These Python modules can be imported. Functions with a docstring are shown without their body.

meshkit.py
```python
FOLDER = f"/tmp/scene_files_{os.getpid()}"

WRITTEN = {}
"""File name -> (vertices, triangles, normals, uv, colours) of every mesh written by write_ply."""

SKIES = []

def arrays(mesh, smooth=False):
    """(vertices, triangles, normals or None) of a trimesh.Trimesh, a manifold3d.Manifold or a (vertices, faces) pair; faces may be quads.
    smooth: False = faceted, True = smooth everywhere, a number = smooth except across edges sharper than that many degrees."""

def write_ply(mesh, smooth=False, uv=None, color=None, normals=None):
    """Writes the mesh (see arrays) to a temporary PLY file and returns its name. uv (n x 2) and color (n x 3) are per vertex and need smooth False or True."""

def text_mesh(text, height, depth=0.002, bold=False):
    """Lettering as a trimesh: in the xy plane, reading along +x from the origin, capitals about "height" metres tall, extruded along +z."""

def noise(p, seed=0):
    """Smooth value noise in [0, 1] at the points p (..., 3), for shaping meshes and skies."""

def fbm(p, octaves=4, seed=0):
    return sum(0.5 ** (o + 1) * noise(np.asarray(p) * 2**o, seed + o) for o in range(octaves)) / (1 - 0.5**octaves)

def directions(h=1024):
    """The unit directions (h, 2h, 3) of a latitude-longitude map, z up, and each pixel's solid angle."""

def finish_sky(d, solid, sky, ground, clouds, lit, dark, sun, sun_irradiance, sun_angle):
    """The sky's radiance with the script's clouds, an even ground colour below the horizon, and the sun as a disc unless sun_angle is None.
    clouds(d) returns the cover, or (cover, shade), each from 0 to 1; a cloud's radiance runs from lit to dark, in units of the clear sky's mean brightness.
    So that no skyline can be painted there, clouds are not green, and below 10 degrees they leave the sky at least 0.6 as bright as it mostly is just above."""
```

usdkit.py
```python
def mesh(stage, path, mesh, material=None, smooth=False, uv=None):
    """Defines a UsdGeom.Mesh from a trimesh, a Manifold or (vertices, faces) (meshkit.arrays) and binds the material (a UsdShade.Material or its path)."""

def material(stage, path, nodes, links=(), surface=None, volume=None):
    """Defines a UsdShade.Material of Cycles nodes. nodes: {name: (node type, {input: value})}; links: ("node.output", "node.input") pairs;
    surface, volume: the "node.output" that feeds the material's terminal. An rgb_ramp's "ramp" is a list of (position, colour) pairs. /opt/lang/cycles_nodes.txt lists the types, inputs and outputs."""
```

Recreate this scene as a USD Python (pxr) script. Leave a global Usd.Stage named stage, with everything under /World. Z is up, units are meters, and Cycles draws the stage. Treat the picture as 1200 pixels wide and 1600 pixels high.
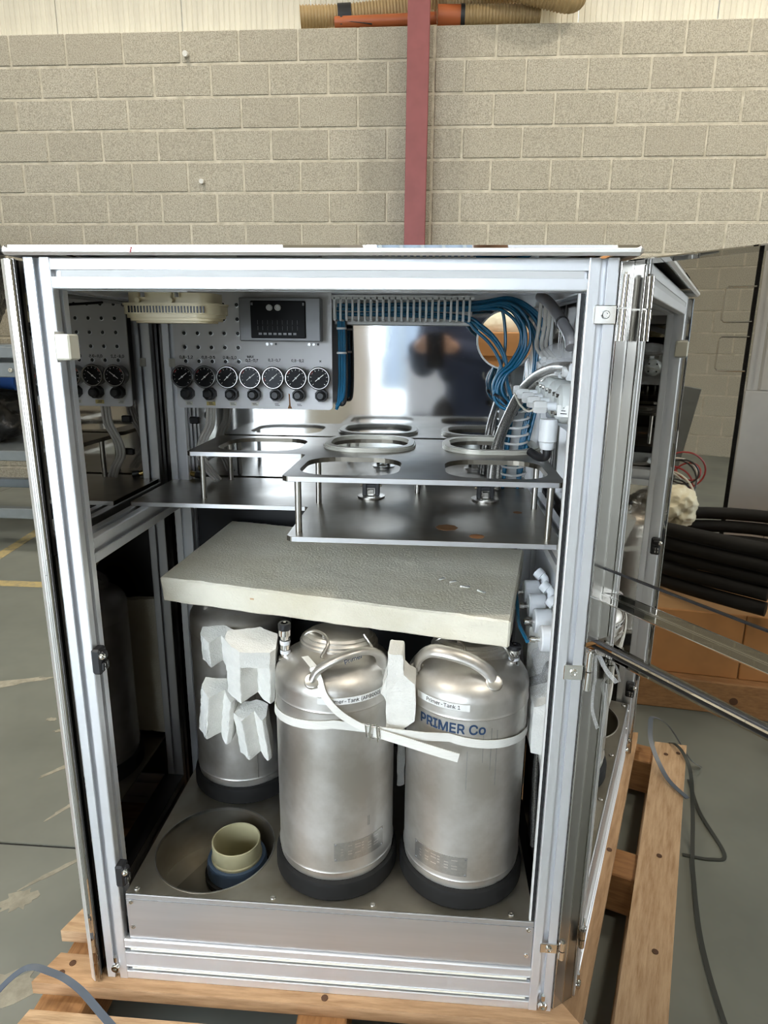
import math, random
import numpy as np, trimesh, manifold3d as mf
import shapely.geometry as sg
from shapely import affinity
from scipy.spatial.transform import Rotation as Rot
from pxr import Usd, UsdGeom, UsdShade, UsdLux, Gf, Sdf
import usdkit, meshkit

stage = Usd.Stage.CreateInMemory()
UsdGeom.SetStageUpAxis(stage, UsdGeom.Tokens.z)
UsdGeom.SetStageMetersPerUnit(stage, 1.0)
UsdGeom.Xform.Define(stage, '/World')
rng = random.Random(7)

# ------------------------------------------------------------------ camera
F_PX = 1038.5
cam = UsdGeom.Camera.Define(stage, '/World/camera')
cam.CreateHorizontalApertureAttr(36.0); cam.CreateVerticalApertureAttr(48.0)
cam.CreateFocalLengthAttr(F_PX / 1200 * 36.0)
cam.CreateClippingRangeAttr(Gf.Vec2f(0.01, 200))
CAM = np.array([0.548, -0.8968, 1.2437])
def cam_axes(pitch, roll, yaw):
    f = np.array([math.sin(yaw), math.cos(yaw), 0]); r = np.array([math.cos(yaw), -math.sin(yaw), 0]); u = np.array([0, 0, 1.])
    f2 = f * math.cos(pitch) - u * math.sin(pitch); u2 = u * math.cos(pitch) + f * math.sin(pitch)
    return r * math.cos(roll) + u2 * math.sin(roll), u2 * math.cos(roll) - r * math.sin(roll), f2
cr, cu, cf = cam_axes(0.2536, 0.0099, -0.0717)
cam.AddTransformOp().Set(Gf.Matrix4d(*cr, 0, *cu, 0, *(-cf), 0, *CAM, 1))
cam.CreateExposureAttr(0.95)

# ------------------------------------------------------------------ light
SKY = 2.25            # daylight coming in through the open roller door behind the photographer
LAMP = 46.0          # high bay lamps under the roof
dome = UsdLux.DomeLight.Define(stage, '/World/sky')
dome.CreateIntensityAttr(SKY); dome.CreateColorAttr(Gf.Vec3f(0.80, 0.90, 1.0))

# ------------------------------------------------------------------ helpers
LOOKS = '/World/Looks'
MATS = {}
def mat(name, color=(.5, .5, .5), metal=0., rough=.5, var=0., vscale=20., detail=4., bump=0., bscale=60., bdist=.002, rvar=0., stretch=(1, 1, 1), color2=None, ramp=(.35, .65), spec=.5, trans=0., alpha=1., coat=0., emit=0., ior=1.5):
    """A principled material; noise in object/world position varies its colour (towards color2), gloss and fine relief."""
    n = {'p': ('principled_bsdf', dict(base_color=color, metallic=metal, roughness=rough, specular_ior_level=spec, transmission_weight=trans, alpha=alpha, coat_weight=coat, ior=ior))}
    l = []
    if var or color2 or bump or rvar:
        n['g'] = ('geometry', {}); n['m'] = ('mapping', dict(scale=stretch)); l.append(('g.position', 'm.vector'))
    if var or color2:
        c2 = color2 or tuple(c * (1 - var) for c in color)
        n['t'] = ('noise_texture', dict(scale=vscale, detail=detail, roughness=.6)); l.append(('m.vector', 't.vector'))
        n['r'] = ('rgb_ramp', dict(ramp=[(0, c2), (ramp[0], c2), (ramp[1], color), (1, color)])); l += [('t.fac', 'r.fac'), ('r.color', 'p.base_color')]
    if rvar:
        n['rt'] = ('noise_texture', dict(scale=vscale * .7, detail=3.)); l.append(('m.vector', 'rt.vector'))
        n['rm'] = ('map_range', dict(from_min=.3, from_max=.7, to_min=rough - rvar, to_max=rough + rvar)); l += [('rt.fac', 'rm.value'), ('rm.result', 'p.roughness')]
    if bump:
        n['bt'] = ('noise_texture', dict(scale=bscale, detail=3.)); l.append(('m.vector', 'bt.vector'))
        n['b'] = ('bump', dict(strength=bump, distance=bdist)); l += [('bt.fac', 'b.height'), ('b.normal', 'p.normal')]
    if emit:
        n['p'][1].update(emission_color=color, emission_strength=emit)
    MATS[name] = usdkit.material(stage, f'{LOOKS}/{name}', n, l, surface='p.BSDF')
    return MATS[name]

USED = {}
def numbered(parent, name):
    k = (parent, name); i = USED.get(k, -1) + 1; USED[k] = i
    return f'{parent}/{name}' if i == 0 else f'{parent}/{name}_{i:03d}'
def tag(p, label=None, cat=None, group=None, kind=None):
    p = p.GetPrim() if hasattr(p, 'GetPrim') else p
    for k, v in (('label', label), ('category', cat), ('group', group), ('kind', kind)):
        if v: p.SetCustomDataByKey(k, v)
    return p
def thing(name, label=None, cat=None, group=None, kind=None, loc=None):
    x = UsdGeom.Xform.Define(stage, numbered('/World', name))
    if loc is not None: x.AddTranslateOp().Set(Gf.Vec3d(*map(float, loc)))
    tag(x, label, cat, group, kind)
    return str(x.GetPath())
def part(parent, name, mesh, m, smooth=30, label=None, kind=None):
    if isinstance(mesh, (list, tuple)): mesh = trimesh.util.concatenate(list(mesh))
    path = numbered(parent or '/World', name)
    usdkit.mesh(stage, path, mesh, MATS[m], smooth=smooth)
    if label or kind: tag(stage.GetPrimAtPath(path), label, kind=kind)
    return path
def solo(name, mesh, m, label=None, cat=None, group=None, kind=None, smooth=30):
    p = part(None, name, mesh, m, smooth); tag(stage.GetPrimAtPath(p), label, cat, group, kind); return p

def box(x0, x1, y0, y1, z0, z1, r=0.):
    lo, hi = np.array([x0, y0, z0], float), np.array([x1, y1, z1], float)
    if r <= 0:
        b = trimesh.creation.box(hi - lo); b.apply_translation((lo + hi) / 2); return b
    r = min(r, *((hi - lo) * .49)); pts = []
    for i in range(8):
        s = np.array([i & 1, i >> 1 & 1, i >> 2 & 1]); c = np.where(s, hi, lo); d = np.where(s, -r, r)
        for k in range(3):
            o = d.copy(); o[k] = 0; pts.append(c + o)
    return trimesh.convex.convex_hull(np.array(pts))
def moved(m, rot=None, at=(0, 0, 0)):
    """m rotated by Euler xyz degrees, then moved."""
    m = m.copy(); T = np.eye(4)
    if rot is not None: T[:3, :3] = Rot.from_euler('xyz', rot, degrees=True).as_matrix()
    T[:3, 3] = at; m.apply_transform(T); return m
def frame(m, X, Y, Z, at):
    """m's x, y, z axes laid along X, Y, Z."""
    m = m.copy(); T = np.eye(4); T[:3, :3] = np.array([X, Y, Z], float).T; T[:3, 3] = at; m.apply_transform(T)
    return m
def cyl(p0, p1, r, n=20, r1=None):
    p0, p1 = np.array(p0, float), np.array(p1, float); return tube([p0, p1], [r, r if r1 is None else r1], n)
def spline(P, k=8):
    P = np.array(P, float)
    if len(P) < 3: return P
    Q = np.vstack([2 * P[0] - P[1], P, 2 * P[-1] - P[-2]]); out = []
    for i in range(len(P) - 1):
        a, b, c, d = Q[i:i + 4]
        for t in np.arange(k) / k:
            out.append(.5 * (2 * b + (c - a) * t + (2 * a - 5 * b + 4 * c - d) * t * t + (3 * b - a - 3 * c + d) * t ** 3))
    return np.vstack([out, P[-1]])
def tube(P, r, n=10, cap=True, flat=1., up=None):
    """Sweep of a circle (or of an ellipse flattened by flat) along P; r may vary."""
    P = np.array(P, float); r = np.broadcast_to(np.array(r, float), len(P))
    T = np.gradient(P, axis=0); T /= np.linalg.norm(T, axis=1, keepdims=True) + 1e-12
    u = np.array(up if up is not None else ([0, 0, 1.] if abs(T[0][2]) < .9 else [1., 0, 0])); V = []
    for i in range(len(P)):
        u = u - T[i] * (u @ T[i]); u /= np.linalg.norm(u); w = np.cross(T[i], u)
        a = np.arange(n) / n * 2 * math.pi
        V.append(P[i] + r[i] * (np.cos(a)[:, None] * u * flat + np.sin(a)[:, None] * w))
    V = np.vstack(V); Fc = []
    for i in range(len(P) - 1):
        for j in range(n):
            a, b = i * n + j, i * n + (j + 1) % n; Fc += [(a, b, b + n), (a, b + n, a + n)]
    if cap:
        V = np.vstack([V, P[0], P[-1]]); L = (len(P) - 1) * n
        for j in range(n): Fc += [(len(V) - 2, (j + 1) % n, j), (len(V) - 1, L + j, L + (j + 1) % n)]
    return trimesh.Trimesh(V, Fc, process=False)
def lathe(prof, at=(0, 0, 0), n=48, axis=(0, 0, 1)):
    """Surface of revolution of (radius, height) points; outside when the heights rise outside."""
    prof = np.array(prof, float); a = np.arange(n) / n * 2 * math.pi
    V = np.vstack([np.c_[p[0] * np.cos(a), p[0] * np.sin(a), np.full(n, p[1])] for p in prof]); Fc = []
    for i in range(len(prof) - 1):
        for j in range(n):
            q, w = i * n + j, i * n + (j + 1) % n; Fc += [(q, w, w + n), (q, w + n, q + n)]
    m = trimesh.Trimesh(V, Fc, process=False)
    if tuple(axis) != (0, 0, 1): m.apply_transform(trimesh.geometry.align_vectors([0, 0, 1], axis))
    m.apply_translation(at); return m
def extrude(poly, h):
    return trimesh.util.concatenate([trimesh.creation.extrude_polygon(g, h, engine='earcut') for g in getattr(poly, 'geoms', [poly])])
def rrect(w, h, r, cx=0, cy=0, q=8):
    return affinity.translate(sg.box(-w / 2 + r, -h / 2 + r, w / 2 - r, h / 2 - r).buffer(r, quad_segs=q), cx, cy)
def along(poly, axis, p0, length):
    """poly in the plane across an axis, extruded from p0: axis z (x,y), x (y,z), y (z,x)."""
    m = extrude(poly, length); I = np.eye(3)
    X, Y, Z = {'z': (I[0], I[1], I[2]), 'x': (I[1], I[2], I[0]), 'y': (I[2], I[0], I[1])}[axis]
    return frame(m, X, Y, Z, p0)
def tslot(w, h, sx=(.5,), sy=(.5,), slot=.0095, deep=.009):
    """Section of an aluminium profile, w by h, with open grooves at fractions sx of w (bottom, top faces) and sy of h (left, right)."""
    p = rrect(w, h, .002, w / 2, h / 2, 2)
    for s in sx:
        for y0 in (0, h): p = p.difference(sg.box(s * w - slot / 2, y0 - deep, s * w + slot / 2, y0 + deep))
        for y0 in (deep * .35, h - deep): p = p.difference(sg.box(s * w - slot * .9, y0, s * w + slot * .9, y0 + deep * .65))
    for s in sy:
        for x0 in (0, w): p = p.difference(sg.box(x0 - deep, s * h - slot / 2, x0 + deep, s * h + slot / 2))
        for x0 in (deep * .35, w - deep): p = p.difference(sg.box(x0, s * h - slot * .9, x0 + deep * .65, s * h + slot * .9))
    return p
def text(s, h, depth=.0006, bold=False, wide=1.):
    t = meshkit.text_mesh(s, h, depth, bold); t.apply_scale([wide, 1, 1]); return t
def centred(t):
    t = t.copy(); b = t.bounds; t.apply_translation([-(b[0][0] + b[1][0]) / 2, 0, 0]); return t
def wrap(m, c, R, ang, z0):
    """A flat mesh (x along, y up, z out) wrapped on the cylinder of radius R about c; ang 0 faces the front (-y)."""
    v = np.array(m.vertices); a = ang + v[:, 0] / R; r = R + v[:, 2]
    return trimesh.Trimesh(np.c_[c[0] + r * np.sin(a), c[1] - r * np.cos(a), z0 + v[:, 1]], m.faces, process=False)
def strip(w, h, d, n=24):
    """A thin plate of n columns, for wrapping."""
    x = np.linspace(-w / 2, w / 2, n); b = trimesh.util.concatenate([box(x[i], x[i + 1], 0, h, 0, d) for i in range(n - 1)]); return b
def ribbon(P, N, w, t):
    """A flat strap: centre line P, across directions N, width w, thickness t."""
    P = np.array(P, float); N = np.array(N, float); N = N / np.linalg.norm(N, axis=1, keepdims=True)
    T = np.gradient(P, axis=0); T /= np.linalg.norm(T, axis=1, keepdims=True); B = np.cross(T, N)
    V = np.stack([P - N * w / 2 - B * t / 2, P + N * w / 2 - B * t / 2, P + N * w / 2 + B * t / 2, P - N * w / 2 + B * t / 2], 1).reshape(-1, 3); Fc = []
    for i in range(len(P) - 1):
        for j in range(4):
            a, b = i * 4 + j, i * 4 + (j + 1) % 4; Fc += [(a, b, b + 4), (a, b + 4, a + 4)]
    L = (len(P) - 1) * 4; Fc += [(0, 2, 1), (0, 3, 2), (L, L + 1, L + 2), (L, L + 2, L + 3)]
    m = trimesh.Trimesh(V, Fc, process=False); m.fix_normals(); return m
def hull_bones(bones, edge=.012, it=8):
    """One smooth surface from bones ((p, r), (q, s)): hulls of spheres, joined, refined and smoothed."""
    M = mf.Manifold()
    for (p, r), (q, s) in bones:
        M = M + mf.Manifold.batch_hull([mf.Manifold.sphere(r, 20).translate(list(map(float, p))), mf.Manifold.sphere(s, 20).translate(list(map(float, q)))])
    M = M.refine_to_length(edge).to_mesh(); t = trimesh.Trimesh(M.vert_properties[:, :3], M.tri_verts)
    trimesh.smoothing.filter_taubin(t, iterations=it); return t
def screw(p, n, r=.005, h=.003):
    """A pan head screw with a socket, standing on p along n."""
    m = lathe([(r, 0), (r, h * .6), (r * .8, h), (r * .45, h), (r * .45, h * .5), (0, h * .5)], n=14, axis=n); m.apply_translation(p); return m

# ------------------------------------------------------------------ materials
mat('block', (.49, .45, .36), rough=.95, color2=(.27, .245, .19), vscale=120, detail=8, ramp=(.33, .60), bump=.6, bscale=150, bdist=.005)
mat('block_pale', (.51, .47, .38), rough=.95, color2=(.27, .245, .19), vscale=120, detail=8, ramp=(.33, .60), bump=.6, bscale=150, bdist=.005)
mat('block_dark', (.465, .425, .34), rough=.95, color2=(.27, .245, .19), vscale=120, detail=8, ramp=(.33, .60), bump=.6, bscale=150, bdist=.005)
mat('mortar', (.61, .56, .45), rough=.95, color2=(.44, .40, .31), vscale=14, bump=.3)
mat('cladding', (.60, .56, .46), rough=.55, var=.12, vscale=4, stretch=(3, 3, .4))
mat('red_paint', (.27, .075, .075), rough=.5, var=.15, vscale=8)
mat('floor', (.205, .215, .185), rough=.42, color2=(.15, .16, .14), vscale=2.5, detail=8, ramp=(.3, .7), bump=.15, bscale=25, rvar=.1)
mat('scuff', (.36, .34, .27), rough=.8, var=.3, vscale=30)
mat('yellow_paint', (.42, .33, .15), rough=.7, color2=(.27, .24, .15), vscale=25, ramp=(.35, .55))
mat('plaster', (.62, .58, .50), rough=.9, var=.1, vscale=2)
mat('roof', (.70, .70, .66), rough=.8)
mat('clad_blue', (.13, .16, .20), rough=.6)
mat('asphalt', (.30, .30, .29), rough=.9, var=.2, vscale=3)
mat('alu', (.80, .81, .83), metal=.75, rough=.42, var=.05, vscale=14)
mat('alu_dark', (.30, .30, .31), metal=.6, rough=.5)
mat('cover', (.66, .66, .65), rough=.45)
mat('cover_cream', (.86, .83, .70), rough=.35)
mat('mirror', (.52, .505, .475), metal=1, rough=.012, bump=.003, bscale=7, bdist=.01)
mat('mirror_back', (.68, .68, .68), metal=1, rough=.06, bump=.01, bscale=6, bdist=.01)
mat('bright_edge', (.86, .85, .83), metal=.7, rough=.40)
mat('ring_pale', (.56, .54, .47), metal=.3, rough=.4, var=.1, vscale=30)
mat('dial_grey', (.035, .038, .045), rough=.45, spec=.3)
mat('satin', (.46, .445, .42), metal=.95, rough=.22)
mat('chrome', (.78, .77, .74), metal=1, rough=.12)
mat('steel', (.60, .58, .54), metal=1, rough=.30, rvar=.06, vscale=12)
mat('plate_steel', (.27, .25, .215), metal=1, rough=.36, color2=(.21, .19, .155), vscale=9, rvar=.06)
mat('sheet', (.58, .58, .59), metal=.85, rough=.38, var=.06, vscale=10, stretch=(.3, 1, 6))
mat('tank', (.66, .64, .61), metal=.88, rough=.43, color2=(.50, .47, .425), vscale=8, detail=8, ramp=(.40, .60), rvar=.07, bump=.05, bscale=30)
mat('dark_sheet', (.42, .40, .37), metal=1, rough=.04)
mat('tray_steel', (.40, .37, .31), metal=.9, rough=.40, color2=(.30, .27, .21), vscale=9, detail=8, rvar=.06)
mat('dark_edge', (.09, .09, .095), metal=.4, rough=.4)
mat('bezel', (.42, .42, .42), metal=1, rough=.25)
mat('rubber', (.010, .0095, .009), rough=.7, var=.3, spec=.3)
mat('black', (.015, .015, .017), rough=.4)
mat('black_gloss', (.008, .008, .009), rough=.45, spec=.15)
mat('panel_grey', (.74, .725, .73), metal=.0, rough=.45, var=.05, vscale=6)
mat('box_grey', (.27, .27, .28), metal=.3, rough=.45, var=.08, vscale=20)
mat('beige', (.68, .59, .39), rough=.45)
mat('beige_pipe', (.44, .40, .24), rough=.45, var=.06)
mat('cream_block', (.80, .78, .66), rough=.4)
mat('blue_ring', (.055, .09, .15), rough=.5)
mat('blue_tube', (.004, .105, .21), rough=.3, coat=.3)
mat('white_plastic', (.72, .74, .76), rough=.4, trans=.0)
mat('valve_white', (.66, .68, .66), rough=.38)
mat('comb', (.60, .60, .59), rough=.5)
mat('grey_hose', (.16, .16, .17), rough=.35)
mat('clear_tube', (.78, .75, .70), rough=.2, trans=.35, ior=1.4)
mat('braid', (.55, .53, .50), metal=.8, rough=.3, var=.5, vscale=500, detail=1)
mat('foam', (.82, .77, .64), rough=.9, color2=(.72, .66, .51), vscale=9, detail=8, ramp=(.3, .6), bump=.6, bscale=260, bdist=.002, spec=.2)
mat('foam_white', (.80, .79, .74), rough=.9, bump=.7, bscale=300, bdist=.002, spec=.2, var=.06, vscale=60)
mat('strap', (.80, .79, .74), rough=.45, var=.1, vscale=300, stretch=(.2, .2, 4))
mat('wood', (.52, .32, .17), rough=.75, color2=(.34, .19, .09), vscale=14, detail=8, stretch=(1, 9, 9), ramp=(.3, .62), bump=.25, bscale=40)
mat('wood_pale', (.64, .43, .25), rough=.75, color2=(.41, .24, .12), vscale=14, detail=8, stretch=(1, 9, 9), ramp=(.3, .62), bump=.25, bscale=40)
mat('wood_y', (.42, .22, .09), rough=.75, color2=(.27, .13, .05), vscale=14, detail=8, stretch=(9, 1, 9), ramp=(.3, .62), bump=.25, bscale=40)
mat('knot', (.10, .045, .02), rough=.8)
mat('cardboard', (.47, .27, .12), rough=.8, var=.1, vscale=12)
mat('cardboard_orange', (.55, .26, .09), rough=.7, var=.15, vscale=8)
mat('hose_tan', (.40, .28, .13), rough=.45, var=.1)
mat('orange_pipe', (.40, .105, .03), rough=.4)
mat('white_label', (.80, .80, .78), rough=.5)
mat('yellow_label', (.62, .50, .18), rough=.5)
mat('ink', (.02, .02, .022), rough=.6)
mat('blue_ink', (.012, .04, .10), rough=.6)
mat('tank_plate', (.56, .55, .53), metal=.9, rough=.32, var=.12, vscale=160)
mat('brass', (.50, .36, .14), metal=1, rough=.3)
mat('rust', (.20, .09, .03), rough=.8)
mat('grey_steel', (.20, .22, .225), rough=.45, metal=.2, var=.1)
mat('film', (.012, .012, .013), rough=.12, bump=1., bscale=30, bdist=.02)
mat('bag', (.012, .012, .012), rough=.35, bump=.5, bscale=14, bdist=.02)
mat('blue_box', (.01, .10, .42), rough=.5)
mat('white_bag', (.70, .65, .48), rough=.6, bump=.5, bscale=16, bdist=.02)
mat('band', (.10, .12, .15), rough=.35)
mat('black_band', (.03, .035, .03), rough=.5)
mat('wire_red', (.30, .02, .02), rough=.4)
mat('wire_white', (.60, .56, .48), rough=.4)
mat('sticky', (.70, .68, .60), rough=.5)
mat('clear_bag', (.88, .88, .88), rough=.18, alpha=.22)
mat('skin', (.52, .32, .23), rough=.5)
mat('jacket', (.035, .05, .10), rough=.8)
mat('trousers', (.03, .03, .035), rough=.85)
mat('hair', (.05, .035, .025), rough=.7)
mat('jamb', (.80, .74, .70), rough=.6)
mat('lamp_glow', (1., .96, .90), emit=8.)

# ------------------------------------------------------------------ the building
ZB = .145                      # the pallet's top, where the cabinet stands
WY, WT = 4.72, 3.4834          # block wall: face and top
fl = thing('floor', 'grey green painted concrete workshop floor with joints and scuffs', 'floor', kind='structure')
ys = [-6.9, -2.6, .449, 3.4, 5.2]
for i in range(len(ys) - 1):
    for x0, x1 in ((-6.9, -3.0), (-3.0, 1.6), (1.6, 7.9)):
        part(fl, 'slab', box(x0 + .003, x1 - .003, ys[i] + .003, ys[i + 1] - .003, -.15, 0, .002), 'floor')
part(fl, 'joint_filler', box(-6.9, 7.9, -6.9, 5.2, -.16, -.004), 'black')
part(fl, 'painted_line', box(-5.5, -1.0, 2.16, 2.235, 0, .0012), 'yellow_paint')
part(fl, 'painted_line', moved(box(-.035, .035, 0, 1.6, 0, .0012), (0, 0, 8), (-1.90, 2.236, 0)), 'yellow_paint')
def splat(x, y, rx, ry, seed, rot=0):
    r_ = random.Random(seed); a = np.arange(26) / 26 * 2 * math.pi
    k = np.array([.45 + .55 * r_.random() for _ in a]); p = sg.Polygon(np.c_[rx * k * np.cos(a), ry * k * np.sin(a)]).buffer(.004).buffer(-.003)
    m = extrude(p if p.geom_type == 'Polygon' else max(p.geoms, key=lambda g: g.area), .0008); return moved(m, (0, 0, rot), (x, y, 0))
for i, (x, y, rx, ry, ro) in enumerate([(-.98, 1.22, .17, .03, 25), (-1.12, 1.10, .12, .022, 10), (-.92, .77, .06, .05, 0), (-.50, .78, .11, .012, 50), (-.40, .62, .12, .012, 60), (-.36, .28, .05, .035, 20), (-.30, .40, .14, .008, 48),
        (-.44, .20, .04, .03, 0), (-.28, .06, .10, .06, 30), (-.62, .95, .05, .01, 30), (-.70, 1.0, .02, .012, 0), (-.45, 1.1, .018, .01, 0), (-1.4, 1.6, .1, .02, 15)]):
    part(fl, 'scuff_mark', splat(x, y, rx, ry, 30 + i, ro), 'scuff')

wall = thing('wall_back', 'wall of grey concrete blocks behind the cabinet', 'wall', kind='structure')
part(wall, 'mortar', box(-4.15, 4.3, WY + .0045, WY + .14, 0, WT - .01), 'mortar')
bl = [box(-.2155, .2155, -.0, .10, -.103, .103, .006)]
for row in range(16):
    zc = WT - .1125 - .225 * row
    if zc < -.1: break
    odd = row % 2
    spans = []
    for i in range(-4, 8):                     # left bay
        a, b = -2.785 + .45 * i + .225 * odd * 1, -2.785 + .45 * (i + 1) + .225 * odd
        spans.append((a, min(b, .487 - (0 if odd else .0))))
    for i in range(0, 9):
        a, b = .487 + .45 * i - (.225 if odd else 0), .487 + .45 * (i + 1) - (.225 if odd else 0)
        spans.append((max(a, .487), b))
    for a, b in spans:
        a, b = max(a, -4.15), min(b, 4.3)
        if b - a < .05: continue
        z0 = max(zc - .1055, 0.0)
        j = rng.uniform(-.0025, .0025)
        part(wall, 'block', box(a + .0065, b - .0065, WY + j, WY + .1, z0, zc + .1055, .006), rng.choice(['block', 'block', 'block', 'block_pale', 'block_dark']), smooth=False)
solo('wall_back_end', [box(-6.6, -4.15, WY, WY + .14, 0, WT), box(4.3, 7.6, WY, WY + .14, 0, WT)], 'block', kind='structure', label='continuation of the concrete block wall at both ends', cat='wall')
up = thing('wall_upper', 'pale cream ribbed cladding sheets above the block wall', 'wall', kind='structure')
for i, x0 in enumerate(np.arange(-6.6, 7.6, 1.02)):
    pts = [(x0 + .004, WY + .32)]
    x = x0 + .004
    while x < x0 + 1.01:
        pts += [(x, WY + .26), (x + .030, WY + .26), (x + .034, WY + .264), (x + .038, WY + .264)]; x += .0425
    pts += [(min(x, x0 + 1.016), WY + .26), (min(x, x0 + 1.016), WY + .32)]
    part(up, 'cladding_sheet', along(sg.Polygon(pts).buffer(0), 'z', (0, 0, WT - .2), 3.6), 'cladding', smooth=False)
# the other walls: seen only in the polished steel
wl = thing('wall_left', 'concrete block side wall far left of the cabinet', 'wall', kind='structure')
part(wl, 'mortar', box(-6.8, -6.606, -6.6, WY, 0, 6.8), 'mortar')
Bx = []
for row in range(30):
    y = -6.6 + (.225 if row % 2 else 0)
    while y < WY - .1:
        Bx.append(box(-6.7, -6.6, y + .009, min(y + .441, WY), .225 * row + .009, .225 * row + .216)); y += .45
part(wl, 'block_courses', Bx, 'block', smooth=False, kind='stuff')
solo('wall_right', box(7.6, 7.8, -6.6, 5.1, 0, 6.8), 'block_pale', kind='structure', label='plain side wall far right of the workshop', cat='wall')
solo('ceiling', box(-6.8, 7.8, -6.8, 5.1, 6.8, 6.9), 'roof', kind='structure', label='pale workshop roof lining', cat='ceiling')
DX0, DX1, DH = -.22, 2.4, 4.2       # open roller door behind the photographer
EX0, EX1 = -5.6, -1.1               # the wider one to its left
solo('wall_front', [box(-6.8, EX0, -6.8, -6.6, 0, 6.8), box(EX1, DX0 - .24, -6.8, -6.6, 0, DH), box(DX1, 7.8, -6.8, -6.6, 0, 6.8), box(EX0, DX1, -6.8, -6.6, DH, 6.8)], 'plaster', kind='structure', label='workshop wall behind the photographer around the open door', cat='wall')
solo('trim_1', box(DX0 - .24, DX0, -6.85, -6.45, 0, DH), 'jamb', kind='structure', label='white jamb of the open roller door', cat='trim')
solo('ground', box(-40, 40, -60, -6.9, -.2, -.02), 'asphalt', kind='structure', label='yard outside the roller door', cat='ground')
ob = thing('warehouse_across_the_yard', 'blue grey clad warehouse standing across the yard outside the roller door', 'building')
part(ob, 'wall', box(-.90, 7.5, -22, -16, -.02, 6.5), 'clad_blue')
part(ob, 'cladding_rib', [box(-.85 + .5 * k, -.77 + .5 * k, -16.0, -15.94, -.02, 6.4) for k in range(16)], 'grey_steel')
part(ob, 'roof', box(-1.0, 7.7, -22.2, -15.8, 6.5, 6.7), 'roof')
part(ob, 'shutter_door', box(1.5, 5.0, -15.99, -15.93, -.02, 4.0), 'box_grey')
sk = thing('dark_container', 'dark steel skip standing in the yard outside the roller door', 'skip')
part(sk, 'body', box(.1, 2.2, -10.4, -9.0, .08, .95, .02), 'box_grey')
part(sk, 'rim', box(.06, 2.24, -10.44, -8.96, .93, .99, .02), 'black')
part(sk, 'foot', [box(.2, .4, -10.3, -9.1, -.02, .08), box(1.9, 2.1, -10.3, -9.1, -.02, .08)], 'black')
# high bay lamps (above the frame)
for k, (x, y, rz) in enumerate([(3.0, 3.0, 0), (-2.2, 2.6, 0), (2.6, -1.4, 0), (-2.4, -1.6, 0), (5.6, .8, 0)]):
    t = thing('high_bay_lamp', f'flat white workshop lamp hanging under the roof, {["nearest the red column on the right", "over the left rack", "above and right of the photographer", "above and left of the photographer", "nearest the right wall"][k]}', 'lamp')
    part(t, 'housing', box(x - .65, x + .65, y - .22, y + .22, 6.24, 6.32, .02), 'cover')
    part(t, 'hanger', [cyl((x - .5, y, 6.32), (x - .5, y, 6.8), .006, 8), cyl((x + .5, y, 6.32), (x + .5, y, 6.8), .006, 8)], 'grey_steel')
    L = UsdLux.RectLight.Define(stage, t + '/light'); L.CreateWidthAttr(1.2); L.CreateHeightAttr(.4)
    L.CreateIntensityAttr(LAMP); L.CreateColorAttr(Gf.Vec3f(1., .93, .82)); L.AddTranslateOp().Set(Gf.Vec3d(x, y, 6.235))
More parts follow.
